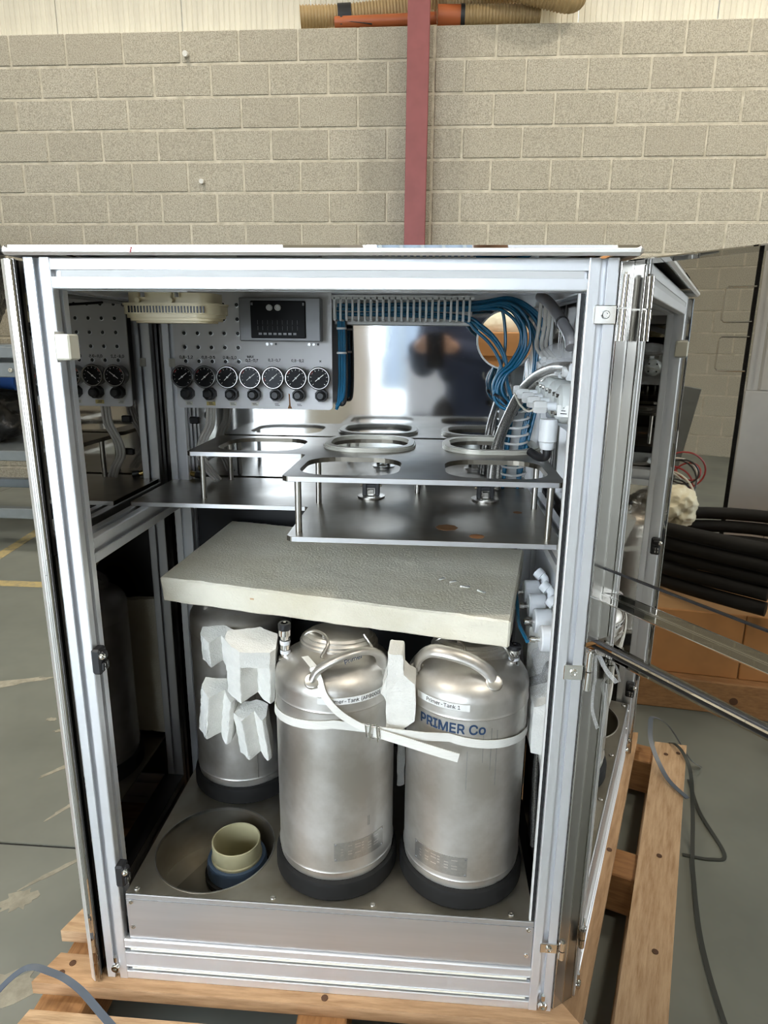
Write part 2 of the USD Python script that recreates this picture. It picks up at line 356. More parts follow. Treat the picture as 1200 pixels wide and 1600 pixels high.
# steel column
CX0, CX1 = .292, .448
t = thing('steel_column', 'dark red painted steel column standing in front of the block wall', 'column')
part(t, 'flange', box(CX0, CX1, 4.50, 4.515, 0, 6.8, .002), 'red_paint')
part(t, 'flange', box(CX0, CX1, 4.69, 4.705, 0, 6.8, .002), 'red_paint')
part(t, 'web', box((CX0 + CX1) / 2 - .005, (CX0 + CX1) / 2 + .005, 4.515, 4.69, 0, 6.8), 'red_paint')
part(t, 'base_plate', box(CX0 - .04, CX1 + .04, 4.46, 4.715, 0, .02, .003), 'red_paint')

# ------------------------------------------------------------------ on top of the wall
def ribbed(P, r, pitch, amp, n=22):
    P = spline(P, 40); d = np.r_[0, np.cumsum(np.linalg.norm(np.diff(P, axis=0), axis=1))]
    s = np.arange(0, d[-1], pitch / 6); Q = np.c_[[np.interp(s, d, P[:, k]) for k in range(3)]].T
    return tube(Q, r + amp * np.clip(np.cos(s / pitch * 2 * math.pi) * 1.5, -1, 1), n, up=(0, 1, 0) if abs((P[1] - P[0])[1]) < .01 else None)
t = thing('flexible_duct_hose', 'tan ribbed flexible duct hose looping along the top of the block wall', 'hose')
part(t, 'hose', ribbed([(-.53, 4.82, 3.585), (-.2, 4.865, 3.605), (.2, 4.885, 3.645), (.6, 4.89, 3.68), (1.0, 4.89, 3.72), (1.34, 4.87, 3.72), (1.48, 4.76, 3.66), (1.40, 4.655, 3.59), (1.02, 4.655, 3.675), (.74, 4.72, 3.76), (.55, 4.84, 3.83)], .078, .024, .004), 'hose_tan')
part(t, 'tape', [tube([(-.25, 4.860, 3.602), (-.15, 4.870, 3.609)], .0845, 24), moved(box(-.03, .22, -.01, .01, 0, .004), (0, 6, 0), (-.2, 4.735, 3.52)), moved(box(-.008, .008, -.006, .006, 0, .06), (0, 0, 0), (-.21, 4.735, 3.50))], 'black')
t = thing('straight_duct_hose', 'straight length of tan ribbed hose lying on the wall right of the red column', 'hose')
part(t, 'hose', ribbed([(.70, 4.80, 3.56), (1.0, 4.80, 3.56), (1.25, 4.80, 3.555)], .072, .024, .004), 'hose_tan')
part(t, 'cuff', tube([(.50, 4.79, 3.56), (.68, 4.80, 3.56)], .075, 28), 'orange_pipe', label='orange pipe end fitted to the hose')
part(t, 'band', tube([(.67, 4.80, 3.56), (.70, 4.80, 3.56)], .079, 28), 'black')
solo('drain_pipe', tube([(-.26, 4.762, 3.524), (.20, 4.768, 3.535), (.495, 4.775, 3.545)], .040, 24), 'orange_pipe', 'orange plastic drain pipe lying on the wall behind the red column', 'pipe')
solo('wall_fixing', cyl((-1.39, 4.715, 3.32), (-1.39, 4.68, 3.315), .02, 10), 'foam_white', 'white blob of foam on the second highest visible block, upper left', 'filler')
solo('wall_fixing', cyl((-1.32, 4.715, 2.44), (-1.32, 4.685, 2.435), .018, 10), 'foam_white', 'white blob of foam on a block just above the cabinet lid, left of the column', 'filler')

# ------------------------------------------------------------------ pallet under the cabinet
pl = thing('wooden_pallet', 'rough wooden pallet carrying the steel cabinet', 'pallet')
for i, (a, b, w, x0) in enumerate([(-.150, -.068, 'wood_pale', -.122), (-.021, .039, 'wood', -.128), (.084, .150, 'wood_pale', -.134), (.20, .30, 'wood', -.13), (.36, .46, 'wood', -.13), (.52, .60, 'wood_pale', -.13)]):
    pg = sg.Polygon([(x0 + (.02 if i < 3 else 0), b), (x0, a), (.93, a), (.93, b)])
    part(pl, 'deck_board', extrude(pg, .025).apply_translation([0, 0, .120]), w)
for i, x0 in enumerate((-.112, .345, .83)):
    part(pl, 'stringer', box(x0, x0 + .085, -.15, .60, .022, .1198, .003), 'wood_y')
for y0 in (-.15, .18, .51):
    part(pl, 'bottom_board', box(-.12, .92, y0, y0 + .09, 0, .022, .002), 'wood')
for x, y in ((-.085, -.0), (-.075, .02), (-.05, -.10), (-.07, -.13), (.36, -.11), (.39, -.008), (.62, -.12), (.05, .12)):
    part(pl, 'nail', lathe([(0, 0), (.006, .0), (.006, .0012), (0, .0015)], (x, y, .1449), 10), 'knot')

# ------------------------------------------------------------------ the cabinet
W, D, T = .775, .486, 1.345          # outer width, depth (front face at y 0), top of the frame
PW = .038
cab = thing('steel_cabinet', 'tall open fronted cabinet of aluminium profiles with polished steel side and back panels', 'cabinet')
sec = tslot(PW, PW)
posts = [(0, 0), (W - PW, 0), (0, D - .04), (W - PW, D - .04)]
for x, y in posts:
    part(cab, 'post', along(sec, 'z', (x, y, ZB), T - ZB), 'alu', smooth=False)
sec40 = tslot(PW, .040)
part(cab, 'top_rail', along(sec40, 'x', (PW, 0, T - .040), W - 2 * PW), 'alu', smooth=False)
part(cab, 'top_rail', along(sec40, 'x', (PW, D - .04, T - .040), W - 2 * PW), 'alu', smooth=False)
ysec = tslot(.040, PW)               # (z, x) for rails that run along y
for x in (0, W - PW):
    part(cab, 'top_rail', along(ysec, 'y', (x, PW, T - .040), D - .04 - PW), 'alu', smooth=False)
    part(cab, 'middle_rail', along(ysec, 'y', (x, PW, .906), D - .04 - PW), 'alu', smooth=False)
sec85 = tslot(PW, .085, sy=(.27, .75))
for y in (0, D - .04):
    part(cab, 'bottom_rail', along(sec85, 'x', (PW, y, ZB), W - 2 * PW), 'alu', smooth=False)
for x in (0, W - PW):
    part(cab, 'bottom_rail', along(tslot(.085, PW, sx=(.27, .75)), 'y', (x, PW, ZB), D - .04 - PW), 'alu', smooth=False)
part(cab, 'groove_cover', box(PW + .012, W - PW - .004, .0015, .004, T - .0245, T - .0155), 'cover', label='grey plastic strip in the top rail groove')
for f_ in (.27, .75):
    z = ZB + .085 * f_
    part(cab, 'groove_cover', box(PW + .009, W - PW - .006, .0018, .004, z - .0025, z + .0045), 'cover_cream', label='cream plastic strip in a bottom rail groove')
    part(cab, 'groove_lip', [box(PW, W - PW, -.0012, .001, z + .0048, z + .0066, .0005), box(PW, W - PW, -.0012, .001, z - .0066, z - .0048, .0005)], 'alu')
# lid
lidm = extrude(rrect(.812, .524, .012, .391, .240), .0035); lidm.apply_translation([0, 0, T + .0085])
part(cab, 'lid', lidm, 'mirror', label='polished steel lid with folded edge')
part(cab, 'lid_edge', [box(-.0155, .797, -.0225, -.0145, T + .0002, T + .012, .0038), box(-.0155, -.0075, -.0225, .502, T + .0002, T + .012, .0038), box(.789, .797, -.0225, .502, T + .0002, T + .012, .0038), box(-.0155, .797, .496, .502, T + .0002, T + .012, .0025)], 'bright_edge')
part(cab, 'red_mark', moved(box(-.0006, .0012, -.0003, .0003, 0, .007), (0, 18, 0), (.158, -.0225, T + .003)), 'wire_red')
part(cab, 'post_plate', [box(.012, .026, .444, .446, 1.186, 1.203, .0005)], 'sticky')
part(cab, 'lid_corner', moved(box(-.008, .008, -.004, .010, 0, .010, .003), (0, 0, 30), (-.018, -.012, T + .001)), 'black', label='torn black film left on the lid corner')
# side panels: folded polished sheets
part(cab, 'side_panel', [box(-.0135, -.012, -.004, D + .004, ZB + .001, T - .003)], 'mirror', label='polished steel left side panel')
part(cab, 'side_panel_fold', [along(sg.Polygon([(-.0165, -.0100), (-.0065, -.0090), (-.0065, -.0035), (-.0140, -.0035)]), 'z', (0, 0, ZB + .001), T - .004 - ZB), box(-.0265, -.0255, -.003, D, ZB + .001, T - .003), box(-.0125, -.0075, -.0125, -.009, ZB + .001, T - .003, .0015)], 'mirror')
part(cab, 'side_panel_edge', along(sg.Polygon([(-.0268, -.0010), (-.0262, -.0050), (-.0180, -.0110), (-.0164, -.0106), (-.0164, -.0030), (-.0255, -.0005)]), 'z', (0, 0, ZB + .001), T - .004 - ZB), 'bright_edge', label='bright bent edge of the left side panel')
part(cab, 'gap_seal', box(-.0065, -.0002, .012, .020, ZB, T), 'black')
part(cab, 'side_panel', [box(W + .012, W + .0135, .046, D + .004, ZB + .001, T - .003)], 'mirror', label='polished steel right side panel')
# back panel with a round cable hole
bp = sg.box(-.012, ZB + .19, W + .012, T - .003).difference(sg.Point(.689, 1.246).buffer(.057, quad_segs=16))
m = extrude(bp, .002); part(cab, 'back_panel', frame(m, (1, 0, 0), (0, 0, 1), (0, -1, 0), (0, D + .004, 0)), 'mirror_back', label='polished steel back panel with a round cable hole', smooth=False)
part(cab, 'hole_edging', frame(lathe([(.055, 0), (.0585, 0), (.0585, .006), (.055, .006), (.055, 0)], n=40), (1, 0, 0), (0, 0, 1), (0, -1, 0), (.689, D + .003, 1.246)), 'cover')
# inside right: door stop flange beside the right post
part(cab, 'stop_strip', box(W - PW - .009, W - PW - .006, .004, .010, ZB + .18, T - .042), 'cover')
part(cab, 'stop_seal', box(W - PW - .0058, W - PW - .0005, .006, .012, ZB + .18, T - .042), 'black')
# tray
tz = .323
part(cab, 'tray_front', box(.0465, .7365, .004, .007, ZB + .0855, tz - .0002, .0008), 'sheet', label='brushed metal front of the base tray')
part(cab, 'tray_front_fold', box(.0465, .7365, .0032, .0045, tz - .0105, tz - .0095), 'alu_dark')
tp = sg.box(.0465, .0072, .7365, .470).difference(sg.Point(.166, .124).buffer(.108, quad_segs=24))
m = extrude(tp, .004); m.apply_translation([0, 0, tz - .004]); part(cab, 'tray_top', m, 'tray_steel', smooth=False, label='dark steel tray top with a round well')
part(cab, 'well', lathe([(.108, tz - .001), (.108, .238), (0, .238)], (.166, .124, 0), 64), 'tray_steel', label='round well in the tray')
part(cab, 'well_rim', lathe([(.1068, tz - .006), (.1068, tz + .0008), (.1092, tz + .0008), (.1092, tz - .001)], (.166, .124, 0), 64), 'steel')
part(cab, 'well_plate', [moved(box(-.05, .06, -.045, .05, 0, .003), (0, 0, -25), (.150, .115, .2385))], 'plate_steel')
for x in (.055, .728):
    for z in (.255, .307): part(cab, 'tray_screw', screw((x, .004, z), (0, -1, 0), .004, .002), 'chrome')
for x in (.062, .30, .47, .70): part(cab, 'tray_bolt', screw((x, .016, tz), (0, 0, 1), .005, .003), 'steel')
part(cab, 'lower_side_sheet', box(-.0119, -.0112, .0, D, ZB + .002, .925), 'dark_sheet', label='dark glossy lower side sheet')
part(cab, 'lower_side_sheet', box(W + .0105, W + .0118, .046, D, ZB + .002, .925), 'black')
part(cab, 'lower_back_sheet', box(-.010, W + .010, D + .0005, D + .0018, ZB + .002, .93), 'black')
part(cab, 'inner_lining', [box(.0, .0455, .04, .445, ZB + .086, ZB + .088), box(.7375, W, .04, .445, ZB + .086, ZB + .088), box(.039, .736, .447, .449, ZB + .086, tz - .005)], 'black')
for p in ((.019, -.0, .170), (W - .015, 0, .158)): part(cab, 'foot_bolt', [screw(p, (0, -1, 0), .008, .007), cyl((p[0], -.001, p[2] + .012), (p[0], -.001, p[2] + .022), .0035, 10)], 'chrome')
# catches and door switch on the left post
for z in (.762, .366):
    part(cab, 'door_catch', [box(PW - .001, PW + .014, -.006, .016, z - .022, z + .020, .003), box(PW + .002, PW + .020, -.004, .010, z + .002, z + .016, .003), box(PW + .013, PW + .019, -.004, .012, z - .016, z - .002, .002)], 'black', label='black ball catch for the door')
    part(cab, 'catch_roller', [trimesh.creation.icosphere(2, .0055).apply_translation([PW + .017, -.005, z + .010])] + [box(PW + .0192, PW + .0198, -.003 + a, -.001 + a, z - .014 + b, z - .009 + b) for a in (0, .006) for b in (0, .007)], 'chrome')
part(cab, 'door_switch', [box(.040, .061, -.015, .012, 1.213, 1.247, .002)], 'cream_block', label='cream door switch block')
part(cab, 'switch_plate', box(.039, .0405, -.012, .012, 1.21, 1.25), 'cover')
# hinges on the right post
def hinge(z0, z1, zb, h, label):
    part(cab, 'hinge_plate', [box(.748, .7765, -.003, -.0002, zb - h, zb + h, .0008), box(.774, .7765, -.003, .012, zb - h, zb + h, .0008)], 'chrome', label=label)
    part(cab, 'hinge_screw', screw((.762, -.003, zb), (0, -1, 0), .0052, .004), 'chrome')
    part(cab, 'hinge_knuckle', [cyl((.783, -.003, z0), (.783, -.003, (z0 + z1) / 2 - .001), .0055, 16), cyl((.783, -.003, (z0 + z1) / 2 + .001), (.783, -.003, z1), .0055, 16), cyl((.783, -.003, z1), (.783, -.003, z1 + .003), .003, 10)], 'chrome')
hinge(1.245, 1.325, 1.277, .0115, 'upper hinge plate on the right post')
hinge(.752, .812, .778, .0115, 'middle hinge plate on the right post')
hinge(.262, .296, .279, .009, 'lower hinge plate on the right post')

# ------------------------------------------------------------------ the doors, swung open to the right
def door(name, phi, z0, z1, label, lip):
    ph = math.radians(phi); d = np.array([-math.cos(ph), -math.sin(ph), 0]); n = np.array([math.sin(ph), -math.cos(ph), 0])   # n points to the outside
    t = thing(name, label, 'door')
    A = lambda m: frame(m, d, n, (0, 0, 1), (.785, .034, 0))
    part(t, 'panel', A(box(.0205, .78, 0, .0015, z0, z1)), 'mirror', label='mirror polished inner face')
    zl = z0 + .0005
    part(t, 'hinge_side_fold', [A(box(.0195, .021, -.021, .001, zl, z1)), A(box(.0145, .021, -.0225, -.021, zl, z1, .0006))], 'satin')
    part(t, 'fold_seam', [A(box(.0208, .0222, -.0012, -.0002, zl, z1 - .002)), A(box(.0208, .0222, -.0225, -.0205, zl, z1 - .002, .0005))], 'chrome')
    part(t, 'free_side_fold', A(box(.779, .7805, -.021, .001, zl, z1)), 'mirror')
    part(t, 'top_fold', A(box(.0195, .7805, -.021, .001, z1 - .0015, z1)), 'mirror')
    return t, A
du, A = door('upper_cabinet_door', 123.5, .8225, T - .003, 'polished steel upper cabinet door standing open on the right', .072)
part(du, 'bottom_fold', [A(box(.0195, .7805, -.021, .0, .8935, .895))], 'mirror')
part(du, 'fold_edge', [A(box(.0195, .7805, -.0225, -.0205, .893, .8955, .0006)), A(box(.0215, .779, -.0012, -.0002, .8952, .8966))], 'chrome', label='bright edge of the bottom fold')
part(du, 'seal', A(box(.021, .779, -.0016, -.0001, .9315, .9345)), 'black', label='thin black seal line across the door')
part(du, 'corner_fillet', A(extrude(sg.Polygon([(.021, -.0205), (.036, -.0205), (.021, -.002)]), .001).apply_translation([0, 0, .895])), 'chrome')
part(du, 'lower_edge', [A(box(.014, .7805, -.004, .0015, .8180, .8222, .0012)), A(box(.014, .7805, -.005, -.0035, .8190, .8200, .0005))], 'dark_edge', label='dark folded lower edge')
dl, A = door('lower_cabinet_door', 124.3, .131, .8155, 'polished steel lower cabinet door standing open on the right', .0)
part(dl, 'bottom_fold', A(box(.0195, .7805, -.021, .0, .131, .1325)), 'mirror')
part(dl, 'corner_bracket', [A(box(.022, .045, -.020, -.001, .1327, .1345)), A(lathe([(.006, 0), (.006, .004), (.003, .004), (.003, 0)], (.034, -.010, .1345), 14))], 'chrome')
part(dl, 'peeling_film', [A(ribbon(spline([(.024, -.004, .80), (.034, -.012, .77), (.030, -.009, .75), (.036, -.014, .72), (.042, -.006, .69)], 6), [[0, 1, .3]] * 25, .006, .0004)), A(ribbon(spline([(.03, -.006, .805), (.05, -.010, .79), (.065, -.003, .775)], 6), [[.2, 1, .3]] * 13, .007, .0004))], 'clear_bag', label='scrap of peeling protective film')

# ------------------------------------------------------------------ gauge panel in the back left
gp = thing('gauge_panel', 'grey control panel with seven pressure gauges at the back left of the cabinet', 'control panel')
py = .420
m = extrude(rrect(.314, .226, .007, .192, 1.2205), .004)
part(gp, 'plate', frame(m, (1, 0, 0), (0, 0, 1), (0, -1, 0), (0, py + .004, 0)), 'panel_grey', smooth=False)
def face(m, x, z, y):               # a mesh drawn in x (right), y (up), z (out) put on a plane facing the front
    return frame(m, (1, 0, 0), (0, 0, 1), (0, -1, 0), (x, y, z))
for r_ in range(5):
    for c_ in range(5):
        x, z = .057 + .0268 * c_, 1.199 + .0268 * r_
        h = part(gp, 'grommet', face(lathe([(.0052, 0), (.0056, .0012), (.0036, .0016), (.0034, .0002)], n=14), x, z, py), 'alu')
        part(h, 'hole', face(lathe([(.0036, .0003), (0, .0006)], n=12), x, z, py), 'black')
for i in range(7):
    gx = .0565 + .0450 * i
    g = part(gp, 'gauge', face(lathe([(.0195, 0), (.0195, .020), (.0215, .021), (.0222, .0245), (.0205, .0265), (.0192, .0265), (.0188, .0245)], n=36), gx, 1.170, py), 'bezel')
    part(g, 'dial', face(lathe([(.0190, .0236), (0, .0240)], n=30), gx, 1.170, py), 'black_gloss' if i not in (3, 4) else 'dial_grey')
    a = math.radians(218 + (i % 3) * 3)
    nd = moved(box(-.012, .009, -.0007, .0007, 0, .0008), (0, 0, math.degrees(a)), (0, 0, .0243))
    part(g, 'needle', face(trimesh.util.concatenate([nd, lathe([(.002, .0243), (.002, .0256), (0, .0258)], n=12)]), gx, 1.170, py), 'white_label')
    tk = [moved(box(.0145, .0172, -.0004, .0004, 0, .0004), (0, 0, 225 - 27 * k), (0, 0, .0241)) for k in range(11)]
    part(g, 'scale', face(trimesh.util.concatenate(tk), gx, 1.170, py), 'white_label')
    a0 = 150 if i != 4 else 200
    part(g, 'red_mark', face(trimesh.util.concatenate([moved(box(.0160, .0182, -.0012, .0012, 0, .0004), (0, 0, a0 - 5 * k), (0, 0, .0242)) for k in range(4)]), gx, 1.170, py), 'wire_red')
    kx = .0595 + .0449 * i
    oc = np.array([[.0128 * (1 if k % 2 else .93) * math.cos(k * math.pi / 8), .0128 * (1 if k % 2 else .93) * math.sin(k * math.pi / 8)] for k in range(16)])
    k_ = part(gp, 'knob', face(trimesh.util.concatenate([extrude(sg.Polygon(oc), .016), lathe([(.0095, .016), (.0085, .026), (.006, .0275), (0, .0275)], n=20)]), kx, 1.1365, py), 'black')
    if i != 6:
        part(gp, 'sticker', face(box(-.009 if i == 1 else -.007, .009 if i == 1 else .007, -.0038, .0038, 0, .0004), kx - .001, 1.1165, py), 'yellow_label' if i == 1 else ('sticky' if i == 0 else 'panel_grey' if i > 3 else 'sticky'))
        part(gp, 'sticker_print', face(trimesh.util.concatenate([box(-.005, .003, .0008, .0018, .0004, .0006), box(-.0045, .005, -.0018, -.0008, .0004, .0006)]), kx - .001, 1.1165, py), 'ink')
for s, x, z, hh in (('0,8-1,2', .058, 1.2062, .0048), ('0,8-0,5', .103, 1.2062, .0048), ('0,8-1,0', .146, 1.2060, .0048), ('MAX', .1875, 1.2085, .0040), ('0,3-0,7', .190, 1.2015, .0044), ('0,3-0,7', .235, 1.2025, .0044), ('0,8-0,2', .281, 1.2020, .0044), ('×', .326, 1.2015, .0050)):
    part(gp, 'handwriting', face(centred(text(s, hh * 1.12, .0004, bold=True)), x, z - .002, py), 'ink', smooth=False)
for x in (.222, .305):
    for k in range(3): part(gp, 'panel_screw', face(lathe([(.0034 - .0006 * k, 0), (.0030 - .0006 * k, .0016), (0, .0016)], n=12), x + .0085 * k, 1.2335, py), 'alu' if k < 2 else 'black')
part(gp, 'rust_streak', face(extrude(sg.Polygon([(-.003, 0), (.006, .0), (.003, .006), (.002, .028), (-.0005, .030), (.0, .008)]), .0003), .262, 1.109, py), 'rust')
tb = thing('terminal_box', 'grey terminal box with a black socket face fixed to the gauge panel', 'junction box')
part(tb, 'housing', box(.176, .332, .392, py - .0005, 1.2385, 1.3185, .002), 'box_grey')
part(tb, 'socket_face', box(.199, .304, .3885, .3918, 1.2445, 1.3125, .0015), 'black_gloss')
for x in (.2365, .2525): part(tb, 'connector', face(lathe([(.0058, 0), (.0058, .006), (.004, .007), (.0035, .004), (0, .004)], n=16), x, 1.300, .3885), 'cover')
for k in range(8): part(tb, 'terminal', box(.217 + .0095 * k - .003, .217 + .0095 * k + .003, .3868, .3884, 1.2505, 1.2545), 'box_grey')
for k in range(9):
    for j in range(2): part(tb, 'terminal_rib', box(.2125 + .0095 * k - .0006, .2125 + .0095 * k + .0006, .3872, .3884, 1.259 + .0105 * j, 1.267 + .0105 * j), 'black')
for x in (.2025, .3005): part(tb, 'corner_clip', box(x - .0018, x + .0018, .387, .3884, 1.304, 1.309), 'box_grey')

# beige vented unit under the roof of the cabinet
bu = thing('vented_beige_unit', 'beige oval plastic unit with vent slots hanging in the upper left of the cabinet', 'ventilator')
bx, by = .1275, .205
def lay(w, d, r, z0, z1): return along(rrect(w, d, r, bx, by), 'z', (0, 0, z0), z1 - z0)
part(bu, 'upper_body', lay(.138, .078, .02, 1.2965, 1.312), 'beige', smooth=40)
part(bu, 'vent_ring', [lay(.160, .094, .03, 1.2935, 1.2965), lay(.157, .091, .03, 1.2795, 1.2935)], 'beige', smooth=40)
part(bu, 'bowl', [lay(.151, .086, .03, 1.274, 1.2797), lay(.143, .078, .028, 1.2695, 1.2742), lay(.128, .064, .024, 1.2665, 1.2697)], 'beige', smooth=40)
for k in range(25):
    part(bu, 'vent_slot', box(bx - .060 + .005 * k - .0012, bx - .060 + .005 * k + .0012, by - .0462, by - .0448, 1.2815, 1.2915), 'black')
for x in (bx - .045, bx + .008):
    part(bu, 'clip', [cyl((x, by - .041, 1.300), (x, by - .047, 1.300), .004, 12), cyl((x, by - .042, 1.304), (x, by - .042, 1.312), .0015, 8)], 'beige')
part(bu, 'mounting_plate', box(.012, .165, by - .05, by + .02, 1.312, 1.3145), 'alu')
for x in (.030, .092, .146): part(bu, 'standoff', cyl((x, by - .045, 1.3125), (x, by - .045, 1.3045), .004, 12), 'chrome')
solo('black_cable', tube(spline([(.02, .30, 1.303), (.03, .22, 1.296), (.05, .195, 1.293), (.066, .19, 1.298)], 8), .0022, 8), 'black', 'thin black cable running to the beige unit', 'cable')

# ------------------------------------------------------------------ steel rack that holds the tank necks
rk = thing('two_level_rack', 'two level dark steel rack with oval openings above the tanks', 'rack')
lz, uz = .946, 1.0365
low = sg.Polygon([(.004, .241), (.325, .241), (.331, .236), (.331, .062), (.338, .055), (.737, .055), (.744, .062), (.744, .440), (.736, .440), (.736, .478), (.042, .478), (.042, .443), (.004, .443)])
low = low.difference(sg.Point(.435, .33).buffer(.02)).difference(sg.Point(.650, .33).buffer(.02))
m = extrude(low, .008); m.apply_translation([0, 0, lz]); part(rk, 'lower_plate', m, 'plate_steel', smooth=False)
upp = sg.Polygon([(.104, .272), (.110, .266), (.316, .266), (.324, .258), (.324, .074), (.332, .066), (.736, .066), (.744, .074), (.752, .470), (.744, .478), (.108, .478), (.100, .470)])
ov = lambda cx, cy, w, h, r: rrect(w, h, r, cx, cy)
for h in (ov(.221, .372, .158, .160, .05), ov(.419, .163, .158, .158, .05), ov(.649, .165, .158, .158, .05), ov(.428, .388, .152, .156, .06), ov(.660, .392, .160, .156, .06)): upp = upp.difference(h)
m = extrude(upp, .008); m.apply_translation([0, 0, uz]); part(rk, 'upper_plate', m, 'plate_steel', smooth=False)
for a, b, w in ((.428, .388, .176), (.660, .392, .184)):
    rg = rrect(w, .186, .07, a, b).difference(rrect(w - .030, .152, .058, a, b)); rg2 = rrect(w - .006, .180, .067, a, b).difference(rrect(w - .028, .154, .059, a, b))
    m1 = extrude(rg, .005); m1.apply_translation([0, 0, uz + .0081]); m2 = extrude(rg2, .0025); m2.apply_translation([0, 0, uz + .0131])
    part(rk, 'oval_ring', [m1, m2], 'ring_pale', label='pale oval ring around a rear opening')
part(rk, 'machined_edge', [box(.334, .734, .0653, .0660, uz + .0004, uz + .0076), box(.112, .314, .2653, .2660, uz + .0004, uz + .0076), box(.340, .735, .0543, .0550, lz + .0004, lz + .0076), box(.005, .324, .2403, .2410, lz + .0004, lz + .0076)], 'sheet', label='bright machined front edges of the plates')
for x, y in ((.345, .085), (.726, .085), (.126, .285), (.732, .27), (.126, .455), (.522, .375), (.735, .46), (.345, .27), (.535, .46)):
    part(rk, 'standoff', cyl((x, y, lz + .008), (x, y, uz), .0052, 16), 'steel')
for x, y, rx in ((.62, .085, .012), (.575, .13, .018), (.70, .24, .008)):
    part(rk, 'rust_spot', moved(extrude(sg.Point(0, 0).buffer(rx).simplify(.002), .0003), None, (x, y, lz + .008)), 'rust')
for i, (x, y) in enumerate(((.435, .33), (.650, .33))):
    c = thing('tank_clamp', ['small steel clamp on the lower rack plate, under the left front opening', 'small steel clamp on the lower rack plate, under the right front opening'][i], 'clamp')
    part(c, 'base_ring', lathe([(.014, 0), (.026, 0), (.026, .003), (.014, .003), (.014, 0)], (x, y, lz + .0082), 30), 'steel')
    part(c, 'bracket', [box(x - .016, x - .008, y - .006, y + .006, lz + .011, lz + .040, .001), box(x + .008, x + .016, y - .006, y + .006, lz + .011, lz + .040, .001), box(x - .016, x + .016, y - .004, y + .004, lz + .026, lz + .034, .001)], 'black')
    part(c, 'lever', [box(x - .006, x + .006, y - .008, y - .002, lz + .004, lz + .024, .001), cyl((x - .02, y, lz + .030), (x + .02, y, lz + .030), .002, 8)], 'chrome')
t = thing('brass_elbow_fitting', 'brass hose fitting with a black cap lying on the left of the lower rack plate', 'fitting')
part(t, 'body', tube([(.030, .462, .966), (.050, .457, .962)], .006, 14), 'brass')
part(t, 'cap', tube([(.050, .457, .962), (.064, .454, .961)], .007, 14), 'black')
part(t, 'nipple', tube([(.012, .463, .970), (.030, .462, .966)], .005, 14), 'black')

# ------------------------------------------------------------------ tanks
RT = .1015
def dome(r): return float(np.interp(r, [0, .05, .07, .090, .098, .1015], [.745, .741, .733, .722, .712, .700]))
def tank(cx, cy, label):
    t = thing('pressure_tank', label, 'tank')
    part(t, 'body', lathe([(.095, .352), (.1005, .356), (.1015, .362), (.1015, .371), (.1032, .3745), (.1015, .378), (.1015, .672), (.1028, .6755), (.1015, .679), (.1015, .700), (.0998, .7075), (.0965, .7135), (.090, .7215), (.080, .7275), (.070, .733), (.050, .741), (0, .745)], (cx, cy, 0), 72), 'tank', smooth=35)
    part(t, 'rubber_foot', lathe([(.090, .3232), (.107, .3232), (.1095, .327), (.1095, .349), (.1075, .356), (.103, .3595), (.0975, .3575)], (cx, cy, 0), 64), 'rubber', label='black rubber base ring')
    hx, hy = cx + .004, cy + .018
    def el(p): m = lathe(p, (0, 0, 0), 48); m.apply_scale([1.12, .86, 1]); m.apply_translation([hx, hy, 0]); return m
    nk = part(t, 'neck', el([(.060, .734), (.060, .746), (.0575, .748), (.0575, .7515), (.055, .753), (.053, .7555), (.050, .7555)]), 'tank')
    part(t, 'hatch_lid', el([(.051, .753), (.051, .757), (.047, .7605), (.040, .7615), (.034, .7595), (0, .7605)]), 'tank', label='oval clamped lid')
    part(t, 'bail', [tube(spline([(hx - .060, hy - .004, .738), (hx - .058, hy - .008, .754), (hx - .040, hy - .012, .7650), (hx - .020, hy - .028, .7650), (hx - .012, hy - .045, .757), (hx - .020, hy - .060, .742), (hx - .012, hy - .066, .738)], 6), .0026, 10), tube(spline([(hx + .045, hy - .02, .766), (hx + .058, hy - .03, .752), (hx + .066, hy - .045, .742)], 6), .0024, 10), cyl((hx - .022, hy - .026, .758), (hx - .022, hy - .026, .7655), .003, 10)], 'steel', label='bent wire lid lever')
    return t
def handle(t, P, n=12):
    P = spline(P, 8)
    part(t, 'handle', tube(P, np.interp(np.arange(len(P)), [0, 4, len(P) - 5, len(P) - 1], [.0135, .0115, .0115, .0135]), 14, flat=.6), 'tank', smooth=50)
    part(t, 'handle_pad', [moved(lathe([(.0135, -.004), (.0135, 0), (.0130, .0022), (.010, .0034), (0, .0037)], n=24), (42, 0, 0), (p[0], p[1] - .006, p[2])) for p in (P[0], P[-1])], 'steel')
def quick_coupling(t, x, y, z, tall):
    part(t, 'coupling_base', lathe([(.0115, z - .004), (.0115, z + .004), (.008, z + .006)], (x, y, 0), 18), 'steel')
    c = part(t, 'coupling', lathe([(.0075, z + .004), (.0075, z + tall * .30), (.0085, z + tall * .31), (.0085, z + tall * .5), (.0065, z + tall * .51), (.0075, z + tall * .64), (.0100, z + tall * .66), (.0100, z + tall * .83), (.0085, z + tall * .84)], (x, y, 0), 20), 'chrome')
    part(c, 'white_ring', [lathe([(.0086, z + tall * .17), (.0088, z + tall * .22), (.0086, z + tall * .27)], (x, y, 0), 18), lathe([(.0086, z + tall * .42), (.0090, z + tall * .48), (.0086, z + tall * .53)], (x, y, 0), 18)], 'white_plastic')
    part(c, 'collar', lathe([(.0100, z + tall * .82), (.0108, z + tall * .84), (.0108, z + tall * .97), (.0095, z + tall), (.0060, z + tall), (.0058, z + tall * .95), (0, z + tall * .95)], (x, y, 0), 22), 'black')
    part(c, 'valve_pin', lathe([(.0025, z + tall * .95), (.0025, z + tall * 1.02), (0, z + tall * 1.03)], (x, y, 0), 10), 'chrome')
